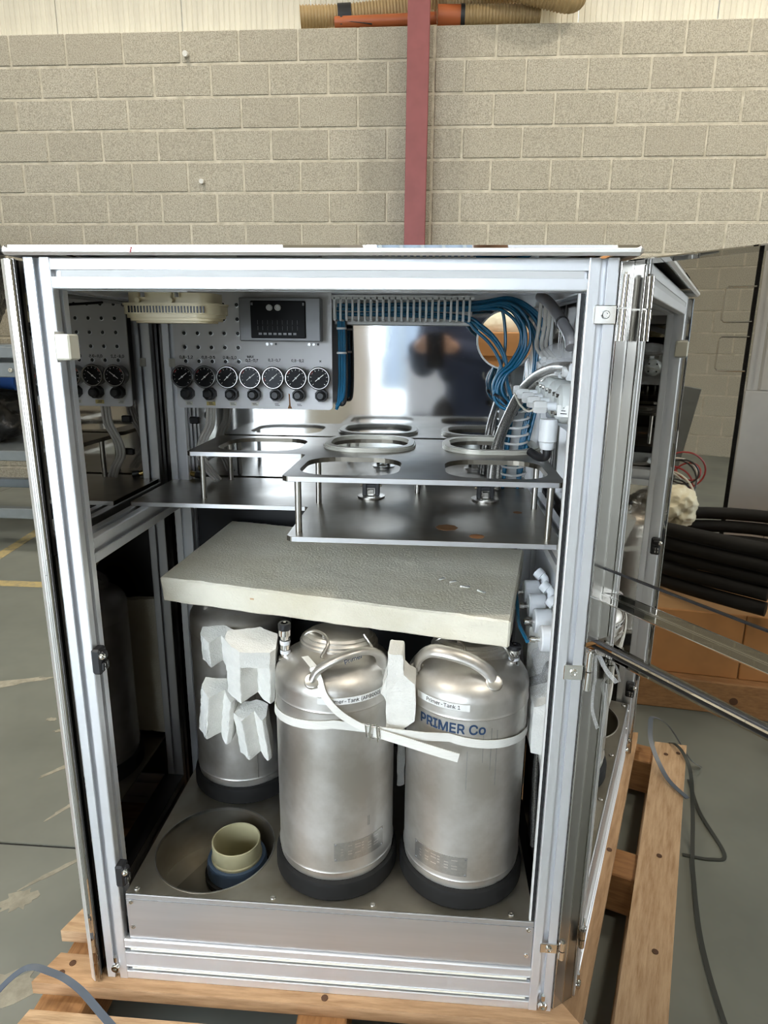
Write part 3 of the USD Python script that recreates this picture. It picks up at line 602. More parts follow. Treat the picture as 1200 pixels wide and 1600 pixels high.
def name_plate(t, c, ang, w, z0, h, tilt=0):
    p = strip(w, h, .0009, 18)
    np_ = part(t, 'name_plate', wrap(p, c, RT + .0003, ang, z0), 'tank_plate', label='riveted metal rating plate')
    part(np_, 'rivet', [wrap(moved(lathe([(.0018, 0), (.0014, .001), (0, .0012)], n=10), None, (x, y, .0009)), c, RT + .0003, ang, z0) for x in (-w / 2 + .003, w / 2 - .003) for y in (.003, h - .003)], 'alu_dark')
    rows = [wrap(box(-w * .38 + .012 * k, -w * .38 + .012 * k + .004 + .003 * (k * 7 % 3), h - .008 - .0055 * j, h - .0064 - .0055 * j, .0009, .0011), c, RT + .0003, ang, z0) for j in range(4) for k in range(6) if (j * 5 + k * 3) % 4]
    part(np_, 'stamping', rows, 'tank')
C1, C2, C3 = (.394, .126), (.6185, .126), (.165, .349)
t1 = tank(*C1, 'steel pressure tank in the middle, beside the well and tied with the strap buckle')
handle(t1, [(.371, .042, .725), (.380, .042, .741), (.405, .046, .756), (.432, .057, .764), (.457, .074, .761), (.473, .090, .745), (.478, .098, .720)])
quick_coupling(t1, .310, .118, .718, .066)
lb = part(t1, 'label_tape', wrap(strip(.112, .0115, .0004, 20), C1, RT + .0008, .41, .6905), 'white_label', label='white printed label tape')
part(lb, 'lettering', wrap(centred(text('Primer-Tank (AP8000)', .0062, .0003)), C1, RT + .0013, .47, .6932), 'ink', smooth=False)
hw = centred(text('Primer', .008, .0003)); part(t1, 'handwriting', frame(hw, (.80, .45, .18), (-.12, -.20, .97), (.45, -.87, -.1), (.435, .0492, .755)), 'blue_ink', smooth=False)
name_plate(t1, C1, .56, .094, .398, .036)
for a, z, w_, h_ in ((.7, .455, .005, .018),): part(t1, 'stain', wrap(strip(w_, h_, .0002, 3), C1, RT + .0001, a, z), 'tank_plate')
t2 = tank(*C2, 'steel pressure tank on the right, marked in blue ink')
handle(t2, [(.534, .100, .721), (.538, .092, .744), (.556, .078, .7635), (.586, .067, .7655), (.618, .062, .758), (.643, .058, .744), (.655, .056, .728)])
quick_coupling(t2, .6925, .118, .716, .046)
lb = part(t2, 'label_tape', wrap(strip(.094, .0115, .0004, 20), C2, RT + .0008, -.47, .6905), 'white_label', label='white printed label tape')
part(lb, 'lettering', wrap(centred(text('Primer-Tank 1', .0062, .0003)), C2, RT + .0013, -.44, .6932), 'ink', smooth=False)
hw = text('PRIMER Co', .0160, .0003, bold=True, wide=.95); part(t2, 'handwriting', wrap(hw, C2, RT + .0006, -.86, .6635 - .0165 * .75), 'blue_ink', smooth=False)
name_plate(t2, C2, -.42, .098, .385, .037)
for a, z, w_, h_ in ((.35, .585, .0016, .075), (.45, .555, .0016, .10), (-.02, .55, .0013, .07), (.22, .60, .0012, .05)): part(t2, 'scratch', wrap(strip(w_, h_, .0002, 3), C2, RT + .0001, a, z), 'tank_plate')
t3 = tank(*C3, 'steel pressure tank at the back left, half hidden by white foam corners')
part(t3, 'weld_seam', wrap(box(-.001, .001, 0, .30, 0, .0008), C3, RT, .5, .375), 'steel')
part(t3, 'handle', tube(spline([(.11, .30, .72), (.12, .29, .75), (.165, .275, .765), (.21, .29, .75), (.22, .30, .72)], 8), .0085, 14, flat=.72), 'tank')

# ------------------------------------------------------------------ strap round the two front tanks
def arc(c, R, a0, a1, z0, z1, n=14):
    a = np.linspace(a0, a1, n); return [(c[0] + R * math.sin(t), c[1] - R * math.cos(t), z0 + (z1 - z0) * i / (n - 1)) for i, t in enumerate(a)]
sp = thing('packing_strap', 'white woven packing strap tied round the two front tanks with a wire buckle', 'strap')
P = arc(C1, RT + .0022, -1.9, .1, .630, .6575, 22) + [(.440, .0225, .6555), (.468, .0215, .654)]
part(sp, 'band', ribbon(P, [(.10, 0, 1)] * len(P), .0145, .0012), 'strap')
P = [(.466, .0205, .653), (.50, .0205, .6495), (.55, .0205, .646)] + arc(C2, RT + .0025, -.3, 1.75, .6425, .613, 22)
part(sp, 'band', ribbon(P, [(.06, 0, 1)] * len(P), .0145, .0012), 'strap')
P = spline([(.470, .0175, .651), (.52, .012, .640), (.57, .008, .628), (.602, .008, .6195)], 6)
part(sp, 'loose_end', ribbon(P, [(.25, .1, 1)] * len(P), .0145, .0012), 'strap')
P = spline([(.350, .085, .7405), (.372, .048, .7405), (.382, .034, .728), (.392, .021, .708), (.412, .0175, .684), (.440, .018, .664), (.464, .0175, .654)], 6)
Nn = [(math.cos(k), .2 * math.sin(k), math.sin(k)) for k in np.linspace(.2, .9, len(P))]
part(sp, 'tie_strand', ribbon(P, Nn, .011, .0012), 'strap')
part(sp, 'knot', trimesh.creation.icosphere(2, .008).apply_scale([1, .6, .8]).apply_translation([.3735, .043, .740]), 'strap')
part(sp, 'buckle', [tube([(.457, .016, .664), (.478, .014, .662), (.480, .014, .642), (.459, .016, .643), (.457, .016, .664)], .0015, 8), tube([(.465, .013, .668), (.463, .013, .639)], .0015, 8), tube([(.474, .012, .668), (.477, .012, .638)], .0015, 8)], 'chrome', label='bent wire buckle')

# ------------------------------------------------------------------ foam
fb = np.array([.400, .270, .818]); Rm = Rot.from_euler('xyz', [.121, .014, -.189]).as_matrix()
m = box(-.31, .31, -.139, .139, -.0245, .0245, .003)
m = m.subdivide_to_size(.03) if hasattr(m, 'subdivide_to_size') else m
v = np.array(m.vertices); v += (meshkit.noise(v * 60, 3)[:, None] - .5) * .0022; m = trimesh.Trimesh(v, m.faces, process=False)
T4 = np.eye(4); T4[:3, :3] = Rm; T4[:3, 3] = fb; m.apply_transform(T4)
fbp = thing('foam_board', 'thick white foam board lying tilted across the tank tops', 'foam board')
part(fbp, 'board', m, 'foam', smooth=40)
def onboard(mm): mm = mm.copy(); mm.apply_transform(T4); return mm
part(fbp, 'gouge', [onboard(moved(extrude(sg.Polygon([(0, 0), (.016, .004), (.030, .001), (.012, -.003)]), .003), (0, 12, a), (x, y, .0248))) for x, y, a in ((.175, -.03, 55), (.195, -.035, 50), (.215, -.045, 15), (.245, -.052, -12))], 'foam_white', label='torn flakes of foam')
part(fbp, 'brown_mark', [onboard(box(-.135, -.128, -.1394, -.1388, .003, .006)) for k in (0,)], 'wood_pale')
def foam_corner(lo, hi, w, d, at, tilt, spin, label, cap=0.):
    """A zigzag section foam corner block, ridges towards the viewer, from height lo to hi along its own axis; cap: height of the solid end at its top."""
    Z = [(-.5, .0), (-.18, -.5), (.12, .02), (.40, -.48), (.5, -.30), (.5, .38), (.12, .62), (-.2, .5), (-.5, .42)]
    L = sg.Polygon([(x * w, y * d) for x, y in Z]).buffer(-.002).buffer(.002, quad_segs=2)
    ms = [extrude(L, hi - lo)]
    if cap: ms.append(extrude(sg.Polygon([(x * w, y * d) for x, y in [(-.5, .0), (-.18, -.5), (.40, -.48), (.5, -.30), (.5, .38), (.12, .62), (-.5, .42)]]), cap).apply_translation([0, 0, hi - lo - cap]))
    m = trimesh.util.concatenate([a.subdivide_to_size(.015) for a in ms]); v = np.array(m.vertices); v += (meshkit.noise(v * 90, 5)[:, None] - .5) * .0022
    m = moved(trimesh.Trimesh(v, m.faces, process=False), (0, 0, spin)); m = moved(m, tilt, (at[0], at[1], lo))
    return solo('foam_corner', m, 'foam_white', label, 'foam corner', smooth=35)
foam_corner(.664, .735, .060, .040, (.164, .205), (24, 8, 0), 6, 'small white foam corner at the upper left of the foam bunch by the back tank')
foam_corner(.633, .756, .086, .056, (.240, .150), (17, 6, 0), 8, 'largest white foam corner at the top of the foam bunch beside the middle tank', .035)
foam_corner(.522, .640, .068, .048, (.156, .192), (18, 12, 0), 0, 'white foam corner at the lower left of the foam bunch by the back tank')
foam_corner(.485, .596, .062, .044, (.2325, .190), (18, 0, 0), 4, 'white foam corner at the lower right of the foam bunch, against the middle tank')
def slab(pts, y0, y1, seed):
    m = along(sg.Polygon(pts).buffer(-.003).buffer(.003, quad_segs=3), 'y', (0, 0, 0), y1 - y0)
    m = frame(extrude(sg.Polygon(pts).buffer(-.003).buffer(.003, quad_segs=3), y1 - y0), (1, 0, 0), (0, 0, 1), (0, -1, 0), (0, y1, 0)).subdivide_to_size(.02)
    v = np.array(m.vertices); v += (meshkit.noise(v * 90, seed)[:, None] - .5) * .003; return trimesh.Trimesh(v, m.faces, process=False)
solo('foam_wedge', slab([(.489, .776), (.513, .777), (.514, .742), (.533, .727), (.533, .663), (.513, .646), (.513, .624), (.488, .626), (.487, .695), (.479, .709), (.487, .739)], .035, .085, 4), 'foam_white', 'notched white foam block wedged between the two front tanks', 'foam block', smooth=35)
solo('foam_sheet', slab([(.499, .55), (.513, .55), (.513, .43), (.499, .424)], .19, .205, 6), 'foam_white', 'thin white foam sheet in the gap between the two front tanks', 'foam sheet', smooth=35)
solo('foam_sheet', slab([(.040, .335), (.225, .335), (.222, .66), (.044, .672)], .464, .482, 11), 'foam', 'upright foam panel behind the back left tank, seen only in the dark side sheet', 'foam sheet', smooth=35)
solo('foam_lump', slab([(.727, .765), (.765, .74), (.772, .70), (.755, .676), (.728, .662), (.7245, .70)], .19, .235, 8), 'foam_white', 'white foam lump behind the lower valves', 'foam block', smooth=35)
solo('foam_block', slab([(.7245, .668), (.764, .682), (.766, .575), (.7245, .584)], .085, .15, 9), 'foam_white', 'white foam block squeezed between the right tank and the right post', 'foam block', smooth=35)
solo('foam_offcut', slab([(.745, .566), (.767, .569), (.764, .500), (.754, .504)], .09, .14, 10), 'foam_white', 'narrow white foam offcut below the block beside the right post', 'foam block', smooth=35)
v = box(-.021, .021, -.03, .03, -.045, .045, .01).subdivide_to_size(.012); vv = np.array(v.vertices); vv += (np.c_[meshkit.noise(vv * 50, 1), meshkit.noise(vv * 50, 2), meshkit.noise(vv * 50, 3)] - .5) * .012
solo('crumpled_bag', moved(trimesh.Trimesh(vv, v.faces, process=False), (10, 8, 0), (.748, .135, .705)), 'clear_bag', 'crumpled clear plastic bag beside the right tank', 'bag', smooth=60)

# ------------------------------------------------------------------ pipe in the well
ps = thing('pipe_stub', 'beige plastic pipe stub in a blue collar standing in the round well', 'pipe')
px_, py_ = .196, .152
part(ps, 'rubber_ring', lathe([(.040, .2385), (.061, .2385), (.061, .253), (.050, .256)], (px_, py_, 0), 40), 'rubber')
part(ps, 'collar', lathe([(.046, .252), (.054, .252), (.0565, .256), (.0565, .277), (.054, .283), (.046, .283)], (px_, py_, 0), 48), 'blue_ring', label='dark blue collar')
part(ps, 'pipe', lathe([(.0425, .25), (.0475, .280), (.0475, .287), (.0455, .289), (.0455, .318), (.0440, .319), (.0425, .318), (.0420, .29), (.0415, .246), (0, .246)], (px_, py_, 0), 56), 'beige_pipe', smooth=35)

# ------------------------------------------------------------------ blue tubes, ducts and hoses at the back
cd = thing('slotted_cable_duct', 'grey slotted cable duct along the top of the back panel', 'cable duct')
part(cd, 'back_strip', [box(.352, .618, .440, .4425, 1.272, 1.322), box(.352, .618, .392, .4425, 1.3215, 1.3235), box(.352, .618, .392, .396, 1.316, 1.3215)], 'comb')
for k in range(23):
    x = .356 + .01145 * k
    part(cd, 'finger', [box(x, x + .0048, .392, .3945, 1.279, 1.3215, .001), box(x, x + .0048, .3935, .441, 1.277, 1.2805, .001)], 'comb')
cd2 = thing('slotted_cable_duct', 'grey slotted cable duct standing beside the blue tube bundle at the back right', 'cable duct')
part(cd2, 'back_strip', box(.688, .735, .440, .443, .9555, 1.122), 'comb')
for k in range(10):
    z = .975 + .0155 * k
    part(cd2, 'finger', [tube(spline([(.690, .440, z - .002), (.690, .412, z - .003), (.712, .400, z - .003), (.733, .412, z), (.733, .440, z)], 5), .0024, 8)], 'comb')
BG = 'blue tubes fanning out of the cable duct'
A_ = [(.36, .425, 1.307), (.448, .425, 1.307), (.613, .425, 1.311), (.679, .430, 1.317), (.732, .433, 1.285), (.750, .433, 1.236), (.747, .433, 1.163), (.740, .433, 1.114), (.728, .430, 1.038), (.722, .430, .9555)]
B_ = [(.36, .415, 1.300), (.45, .415, 1.300), (.612, .412, 1.301), (.672, .412, 1.304), (.708, .412, 1.275), (.716, .412, 1.232), (.698, .410, 1.194), (.676, .408, 1.173), (.668, .408, 1.147), (.681, .406, 1.125), (.708, .402, 1.118), (.737, .396, 1.134), (.752, .380, 1.150)]
C_ = [(.36, .420, 1.290), (.499, .420, 1.290), (.602, .418, 1.284), (.635, .418, 1.266), (.664, .418, 1.241), (.685, .418, 1.205), (.690, .420, 1.163), (.702, .422, 1.121), (.699, .424, 1.046), (.692, .426, .9555)]
D_ = [(.36, .430, 1.300), (.571, .428, 1.303), (.655, .428, 1.309), (.681, .428, 1.294), (.691, .428, 1.253), (.692, .426, 1.211), (.682, .424, 1.176), (.675, .422, 1.148), (.689, .418, 1.122), (.717, .412, 1.116), (.742, .40, 1.13)]
k_ = 0
for base, n, lab in ((A_, 8, 'blue air tube arching over the round cable hole to the right'), (B_, 6, 'blue air tube looping down into the tied ring beside the valves'), (C_, 3, 'blue air tube leaving the bottom of the duct and dropping behind the rack'), (D_, 1, 'single blue air tube hanging in front of the round cable hole')):
    for i in range(n):
        r_ = random.Random(50 + k_); P = np.array(base); s = np.linspace(0, 1, len(P))[:, None]
        off = np.array([[r_.uniform(-1, 1), r_.uniform(-.6, .6), r_.uniform(-1, 1)]]) * np.array([[.012, .010, .010]]) * np.sin(np.pi * np.clip(s * 1.0, 0, 1)) ** .5
        off[:3] *= .6; off[:3, 2] = np.clip(off[:3, 2], -.006, .006); P = P + off
        P[:, 1] = np.clip(P[:, 1], .37, .4375)
        solo('blue_air_tube', tube(spline(P, 7), .0031, 8), 'blue_tube', lab, 'tube', BG if n == 1 else {8: 'blue tubes arching to the right', 6: 'blue tubes in the tied ring', 3: 'blue tubes dropping behind the rack'}[n], smooth=60); k_ += 1
for i, (x, y, z, e) in enumerate([(.676, .407, 1.134, 40), (.700, .404, 1.119, 75)]):
    solo('cable_tie', moved(lathe([(.015, -.0025), (.0165, -.0025), (.0165, .0025), (.015, .0025), (.015, -.0025)], n=24), (0, e, 20), (x, y, z)), 'black', ['black cable tie on the left of the blue tube ring', 'black cable tie at the bottom of the blue tube ring'][i], 'cable tie')
vb = thing('vertical_blue_tubes', 'bundle of dark blue tubes running down beside the gauge panel', 'tube bundle')
for i, dx in enumerate((-.004, .001, .006)):
    part(vb, 'tube', tube(spline([(.364 + dx, .43, 1.296), (.366 + dx, .432, 1.24), (.366 + dx, .432, 1.17), (.363 + dx, .43, 1.12 + .006 * i), (.355, .43, 1.108 + .004 * i)], 6), .003, 8), 'blue_tube')
part(vb, 'black_cable', tube(spline([(.372, .434, 1.296), (.3745, .436, 1.2), (.372, .434, 1.125), (.357, .434, 1.118)], 6), .0035, 8), 'black')
for z in (1.262, 1.216): part(vb, 'tie', lathe([(.010, 0), (.010, .004)], (.3665, .432, z), 16), 'cover')
solo('braided_hose', tube(spline([(.742, .075, 1.208), (.734, .11, 1.208), (.729, .18, 1.203), (.717, .26, 1.186), (.703, .33, 1.155), (.690, .37, 1.114), (.676, .39, 1.068), (.668, .40, 1.02), (.664, .40, .9555)], 8), .0075, 14), 'braid', 'braided steel hose curving from the upper valves down behind the rack, front one', 'hose')
solo('braided_hose', tube(spline([(.745, .12, 1.196), (.735, .20, 1.192), (.720, .29, 1.168), (.704, .36, 1.128), (.688, .40, 1.08), (.680, .415, 1.03), (.678, .415, .9555)], 8), .0065, 14), 'braid', 'braided steel hose just behind and below the front one at the upper valves', 'hose')
solo('clear_bag_sleeve', moved(trimesh.creation.icosphere(3, 1.).apply_scale([.03, .06, .02]), (0, -12, 10), (.738, .15, 1.222)), 'clear_bag', 'clear plastic sleeve over the braided hose at the upper valves', 'bag')
gh = thing('grey_corrugated_hose', 'grey hose running down from the top right corner of the cabinet to the post', 'hose')
part(gh, 'hose', tube(spline([(.718, .26, 1.314), (.722, .187, 1.300), (.724, .034, 1.255), (.726, -.0 + .012, 1.236)], 8), .0082, 14), 'grey_hose')
part(gh, 'cable_tie', tube([(.7232, .08, 1.2695), (.7236, .074, 1.2675)], .0093, 16), 'black')
for i, (dx, y0) in enumerate(((0, .36), (.008, .36), (-.008, .37))):
    solo('clear_riser_tube', tube(spline([(.744 + dx, y0, 1.316), (.743 + dx, y0, 1.27), (.738 + dx, y0 - .02, 1.235), (.742 + dx, y0 - .09, 1.215)], 6), .0036, 10), 'clear_tube', 'clear tube running up behind the grey hose at the top right', 'tube', 'clear tubes behind the grey hose')
for i in range(3):
    dx = .007 * i
    solo('clear_tube', tube(spline([(.092 + dx, .432, 1.110), (.088 + dx, .43, 1.072), (.072 + dx, .428, 1.040), (.066 + dx, .428, 1.008), (.082 + dx, .43, .978), (.094 + dx, .44, .957)], 7), .0034, 10), 'clear_tube', 'clear tube curving down below the left end of the gauge panel', 'tube', 'clear tubes under the gauge panel')
for i, z in enumerate((1.08, 1.012)): solo('tube_clip', box(.050, .070, .436, .447, z - .007, z + .007, .002), 'black', ['black tube clip on the rear left post, upper one', 'black tube clip on the rear left post, lower one'][i], 'clip')

# ------------------------------------------------------------------ valves on the right
def cylx(x0, x1, y, z, prof, n=28):      # lathe along x from x0 to x1: prof of (radius, fraction)
    m = lathe([(r, (x1 - x0) * f) for r, f in prof], n=n); return frame(m, (0, 1, 0), (0, 0, 1), (1, 0, 0), (x0, y, z))
vu = thing('upper_valve_bank', 'row of white plastic diaphragm valves on the upper right of the cabinet', 'valve bank')
part(vu, 'mounting_rail', box(.768, .775, .045, .43, 1.10, 1.215, .002), 'alu')
for i in range(5):
    y, z = .072 + .062 * i, 1.158 + .0015 * i
    v = part(vu, 'valve', cylx(.722, .768, y, z, [(0, 0), (.020, 0), (.0265, .10), (.0285, .25), (.0285, .9), (.024, 1.), (0, 1)]), 'valve_white')
    part(v, 'stem', cylx(.708, .724, y, z - .004, [(0, 0), (.006, 0), (.006, 1), (0, 1)], 14), 'white_plastic')
    part(v, 'nut', cylx(.690, .709, y, z - .005, [(0, 0), (.008, 0), (.0095, .15), (.0095, .85), (.008, 1), (0, 1)], 6), 'cover')
    part(v, 'bolt_head', [cylx(.718, .724, y + .018 * math.cos(a), z + .018 * math.sin(a), [(0, 0), (.003, 0), (.003, 1)], 8) for a in (.8, 2.4, 3.9, 5.5)], 'chrome')
    u = part(vu, 'upper_block', [lathe([(0, 1.190), (.016, 1.190), (.0175, 1.193), (.0175, 1.210), (.015, 1.214), (0, 1.214)], (.752, y + .01, 0), 24)], 'white_plastic')
    part(u, 'port', cylx(.730, .738, y + .01, 1.202, [(0, 0), (.007, 0), (.008, .5), (.007, 1)], 14), 'cover')
part(vu, 'name_sticker', moved(box(-.0008, .0002, -.009, .009, -.008, .008), (0, 0, 62), (.7285, .0465, 1.150)), 'white_label')
part(vu, 'sticker_print', [moved(box(-.0012, -.0006, -.005 + .002 * j, .004 - .001 * j, -.004 + .004 * j, -.0028 + .004 * j), (0, 0, 62), (.7285, .0465, 1.150)) for j in range(3)], 'ink')
fb_ = part(vu, 'filter_bowl', lathe([(0, 1.094), (.009, 1.094), (.0105, 1.097), (.0105, 1.104), (.013, 1.106), (.013, 1.132), (.012, 1.137), (0, 1.137)], (.712, .062, 0), 24), 'white_plastic', label='small white filter bowl')
part(fb_, 'elbow', tube(spline([(.712, .062, 1.096), (.712, .064, 1.084), (.704, .075, 1.080), (.692, .09, 1.086)], 6), .006, 12), 'black')
part(vu, 'gauge_wire', tube(spline([(.692, .068, 1.150), (.684, .08, 1.146), (.676, .11, 1.153), (.672, .15, 1.166)], 6), .0016, 8), 'wire_white')
vlw = thing('lower_valve_bank', 'row of white plastic valves on the lower right of the cabinet, above the right tank', 'valve bank')
part(vlw, 'mounting_rail', box(.768, .775, .045, .43, .755, .86, .002), 'alu')
for i in range(4):
    y, z = .050 + .066 * i, .806
    v = part(vlw, 'valve', cylx(.720, .748, y, z, [(0, 0), (.0185, 0), (.0200, .08), (.0200, .92), (.0185, 1), (0, 1)]), 'white_plastic')
    part(v, 'nipple', cylx(.704, .721, y, z - .002, [(0, 0), (.004, 0), (.0055, .1), (.0055, .5), (.0035, .55), (.0035, 1)], 14), 'chrome')
    part(v, 'valve_body', [box(.748, .768, y - .014, y + .014, z - .020, z + .012, .003)], 'valve_white')
    part(v, 'elbow', [tube(spline([(.757, y, z + .012), (.757, y, z + .024), (.752, y + .006, z + .030)], 5), .007, 12), cyl((.752, y + .003, z + .028), (.744, y + .010, z + .034), .010, 14)], 'white_plastic')
solo('lower_blue_tube', tube(spline([(.703, .25, .83), (.700, .18, .815), (.697, .12, .80), (.703, .06, .795)], 6), .003, 8), 'blue_tube', 'short dark blue tube running along the lower valves', 'tube')
for i in range(2):
    solo('hanging_hose', tube(spline([(.754 + .006 * i, .06 + .03 * i, .785), (.7535 + .006 * i, .055 + .03 * i, .74), (.755 + .004 * i, .16 + .03 * i, .68), (.752 + .004 * i, .17 + .03 * i, .50), (.757, .17 + .03 * i, .33)], 8), .0055, 12), 'braid' if i == 0 else 'black', ['braided hose hanging from the lower valves beside the right tank', 'black hose hanging beside the braided one at the right of the tanks'][i], 'hose')

# ------------------------------------------------------------------ cardboard box behind the round hole
cb = thing('cardboard_carton', 'brown cardboard carton seen through the round hole in the back panel', 'box')
part(cb, 'carton', box(.45, 1.05, .82, 1.22, .885, 1.225, .003), 'cardboard_orange')
part(cb, 'lid', box(.444, 1.056, .814, 1.226, 1.205, 1.265, .003), 'cardboard_orange')
for x in (.655, .80): part(cb, 'hand_slot', box(x, x + .006, .8125, .8205, 1.155, 1.19), 'wood')
part(cb, 'plastic_wrap', moved(trimesh.creation.icosphere(3, 1.).apply_scale([.13, .1, .05]), None, (.80, .98, 1.285)), 'white_bag')
cb2 = solo('carton_stack', [box(.46, 1.04, .83, 1.21, 0.0, .44, .004), box(.46, 1.04, .83, 1.21, .4402, .8848, .004)], 'cardboard', 'two plain cartons stacked under the carton behind the cabinet', 'box')

# ------------------------------------------------------------------ left background
sr = thing('steel_stillage', 'grey steel stillage frame at the left edge, with black wrapped goods', 'rack')
for z0, z1 in ((1.125, 1.185), (1.02, 1.10), (.545, .605), (.20, .262)):
    part(sr, 'rail', box(-3.4, -1.42, 2.72, 2.78, z0, z1, .004), 'grey_steel')
    part(sr, 'rail', box(-3.4, -1.42, 3.52, 3.58, z0, z1, .004), 'grey_steel')
for x in (-3.4, -1.46):
    for y in (2.72, 3.52): part(sr, 'leg', box(x - .03, x + .03, y + .001, y + .06, 0, 1.30, .004), 'grey_steel')
for x in (-1.80, -2.3): part(sr, 'bolt', screw((x, 2.72, 1.06), (0, -1, 0), .014, .012), 'chrome')
def blob(c, s, seed, amp=.18, f=3.):
    m = trimesh.creation.icosphere(4, 1.); v = np.array(m.vertices); v = np.sign(v) * np.abs(v) ** .7
    v *= (1 + amp * (meshkit.fbm(v * f + 9, 4, seed) - .5) * 2)[:, None]; v *= s; return trimesh.Trimesh(v + np.array(c), m.faces, process=False)
solo('wrapped_load', blob((-2.82, 3.15, 1.60), (.72, .36, .43), 2, .10), 'film', 'goods wrapped in shiny black film on top of the stillage at the left edge', 'wrapped goods', smooth=True)
solo('black_refuse_bag', blob((-2.42, 3.08, .765), (.44, .25, .175), 5, .15), 'bag', 'black bag on the lower deck of the stillage at the left edge', 'bag', smooth=True)
solo('blue_crate', box(-2.85, -2.22, 3.38, 3.50, .602, .985, .006), 'blue_box', 'bright blue box standing behind the rails of the stillage', 'box')
part(sr, 'deck', box(-3.4, -1.42, 2.75, 3.55, .59, .600), 'grey_steel')
part(sr, 'deck', box(-3.4, -1.42, 2.75, 3.55, 1.185, 1.195), 'grey_steel')

# ------------------------------------------------------------------ strapping tape on the pallet and floor
def loop(P, w, name, label, m='band'):
    Q = spline(P, 8); T_ = np.gradient(Q, axis=0); N = np.cross(T_, [0, 0, 1.]); N += 1e-9
    return solo(name, ribbon(Q, N, w, .0012), m, label, 'strapping band')
loop([(-.26, -.20, .004), (-.215, -.165, .05), (-.165, -.10, .165), (-.115, -.055, .212), (-.065, -.052, .208), (-.018, -.060, .190), (.035, -.085, .168), (.085, -.115, .155), (.13, -.16, .150)], .012, 'strapping_band', 'grey plastic strapping band arching over the pallet corner at lower left')
loop([(-.30, .02, .002), (-.20, -.05, .03), (-.11, -.11, .149), (-.02, -.158, .148), (.05, -.178, .07), (.13, -.187, .012), (.2, -.19, .006), (.40, -.21, .006), (.57, -.25, .006), (.74, -.31, .006)], .010, 'black_strapping', 'long black strapping band lying over the pallet edge and along the floor', 'black_band')
loop([(-.18, -.17, .002), (-.04, -.20, .004), (.10, -.26, .002), (.135, -.23, .002), (.15, -.165, .002)], .010, 'black_strapping', 'short bent piece of black strapping band on the floor beside the longer one', 'black_band')

# ------------------------------------------------------------------ left of the cabinet: seen in the open steel doors
lp = thing('timber_bearer', 'heavy wooden bearer on the floor left of the cabinet', 'beam')
part(lp, 'beam', moved(box(-.06, .06, -.95, .10, 0, .125, .004), (0, 0, -14), (-.62, .0, 0)), 'wood_y')
part(lp, 'knot', [moved(lathe([(.014, 0), (0, .0008)], n=14), (0, 90, -14), (-.5535 - .05, -.25, .07))], 'knot')
bb = thing('brown_board_crate', 'brown board crate on the bearer left of the cabinet', 'crate')
for k in range(3):
    part(bb, 'side_board', moved(box(-.012, .0, -.95 + .345 * k, -.609 + .345 * k, .1255, .36, .003), (0, 0, -14), (-.60, .0, 0)), 'cardboard_orange')
part(bb, 'crate_body', moved(box(-.55, -.013, -.95, .652 - .57, .1255, .355, .003), (0, 0, -14), (-.60, .0, 0)), 'cardboard')
for i in range(5):
    r_ = random.Random(80 + i); z = .385 + .050 * i; a = .42 + r_.uniform(-.06, .04); b = .22 + r_.uniform(-.03, .03)
    P = [(-.84 + b * math.cos(t) - .20 * a * math.sin(t), -.30 + a * math.sin(t), z + .014 * math.sin(2 * t + 1) + .013) for t in np.linspace(0, 2 * math.pi * .93, 30)]
    solo('black_hose_coil', tube(P, .024, 14), 'rubber', 'thick black hose coiled on the brown crate left of the cabinet', 'hose', 'coiled black hoses')
solo('white_sack', blob((-.97, .02, .64), (.12, .075, .075), 12, .3, 2.), 'white_bag', 'cream plastic sack on the hoses left of the cabinet', 'bag', smooth=True)
for i in range(9):
    r_ = random.Random(120 + i); c = np.array([-1.10 + r_.uniform(-.08, .08), .05 + r_.uniform(-.05, .05), .70 + r_.uniform(-.05, .05)]); q = .05 + r_.random() * .05; e = r_.uniform(-1, 1)
    P = [c + np.array([.4 * q * math.sin(t * 1.3 + i), q * math.cos(t), q * math.sin(t) + .02 * e * t]) for t in np.linspace(0, 5.5, 26)]
    solo('loose_wire', tube(P, .0035, 7), ['wire_red', 'wire_white', 'black'][i % 3], ['loop of red wire in the tangle left of the cabinet', 'loop of white wire in the tangle left of the cabinet', 'loop of black wire in the tangle left of the cabinet'][i % 3], 'wire', ['red wires in the tangle', 'white wires in the tangle', 'black wires in the tangle'][i % 3])
solo('grey_plank', moved(box(-.012, .012, -.045, .045, 0.008, 1.04, .002), (9, 0, 0), (-2.0, .225, 0.0)), 'grey_steel', 'narrow grey plank leaning left of the cabinet', 'plank')
mc = thing('second_machine', 'second steel machine cabinet with aluminium corner profile left of the cabinet', 'machine')
part(mc, 'steel_panel', box(-2.3, -1.50, -1.2, -.165, .06, 1.05, .004), 'alu')
part(mc, 'upper_panel', box(-2.3, -1.51, -1.2, -.22, 1.052, 1.70, .004), 'white_plastic')
part(mc, 'post', along(tslot(.04, .04), 'z', (-1.545, -.21, 1.052), .65), 'alu', smooth=False)
part(mc, 'seam', box(-1.5, -1.4985, -.32, -.318, .06, 1.05), 'black')
for z in (1.40, 1.20): part(mc, 'handle', tube([(-1.51, -.155, z + .07), (-1.51, -.05, z + .07), (-1.51, -.04, z + .06), (-1.51, -.04, z - .06), (-1.51, -.05, z - .07), (-1.51, -.155, z - .07)], .004, 8), 'chrome')
part(mc, 'dark_door', box(-1.53, -1.515, -.163, -.145, .30, 1.70), 'black_gloss')
part(mc, 'foot', [box(-2.28, -2.2, -1.18, -1.1, 0, .06), box(-1.6, -1.52, -1.18, -1.1, 0, .06), box(-2.28, -2.2, -.24, -.16, 0, .06), box(-1.6, -1.52, -.24, -.16, 0, .06)], 'black')

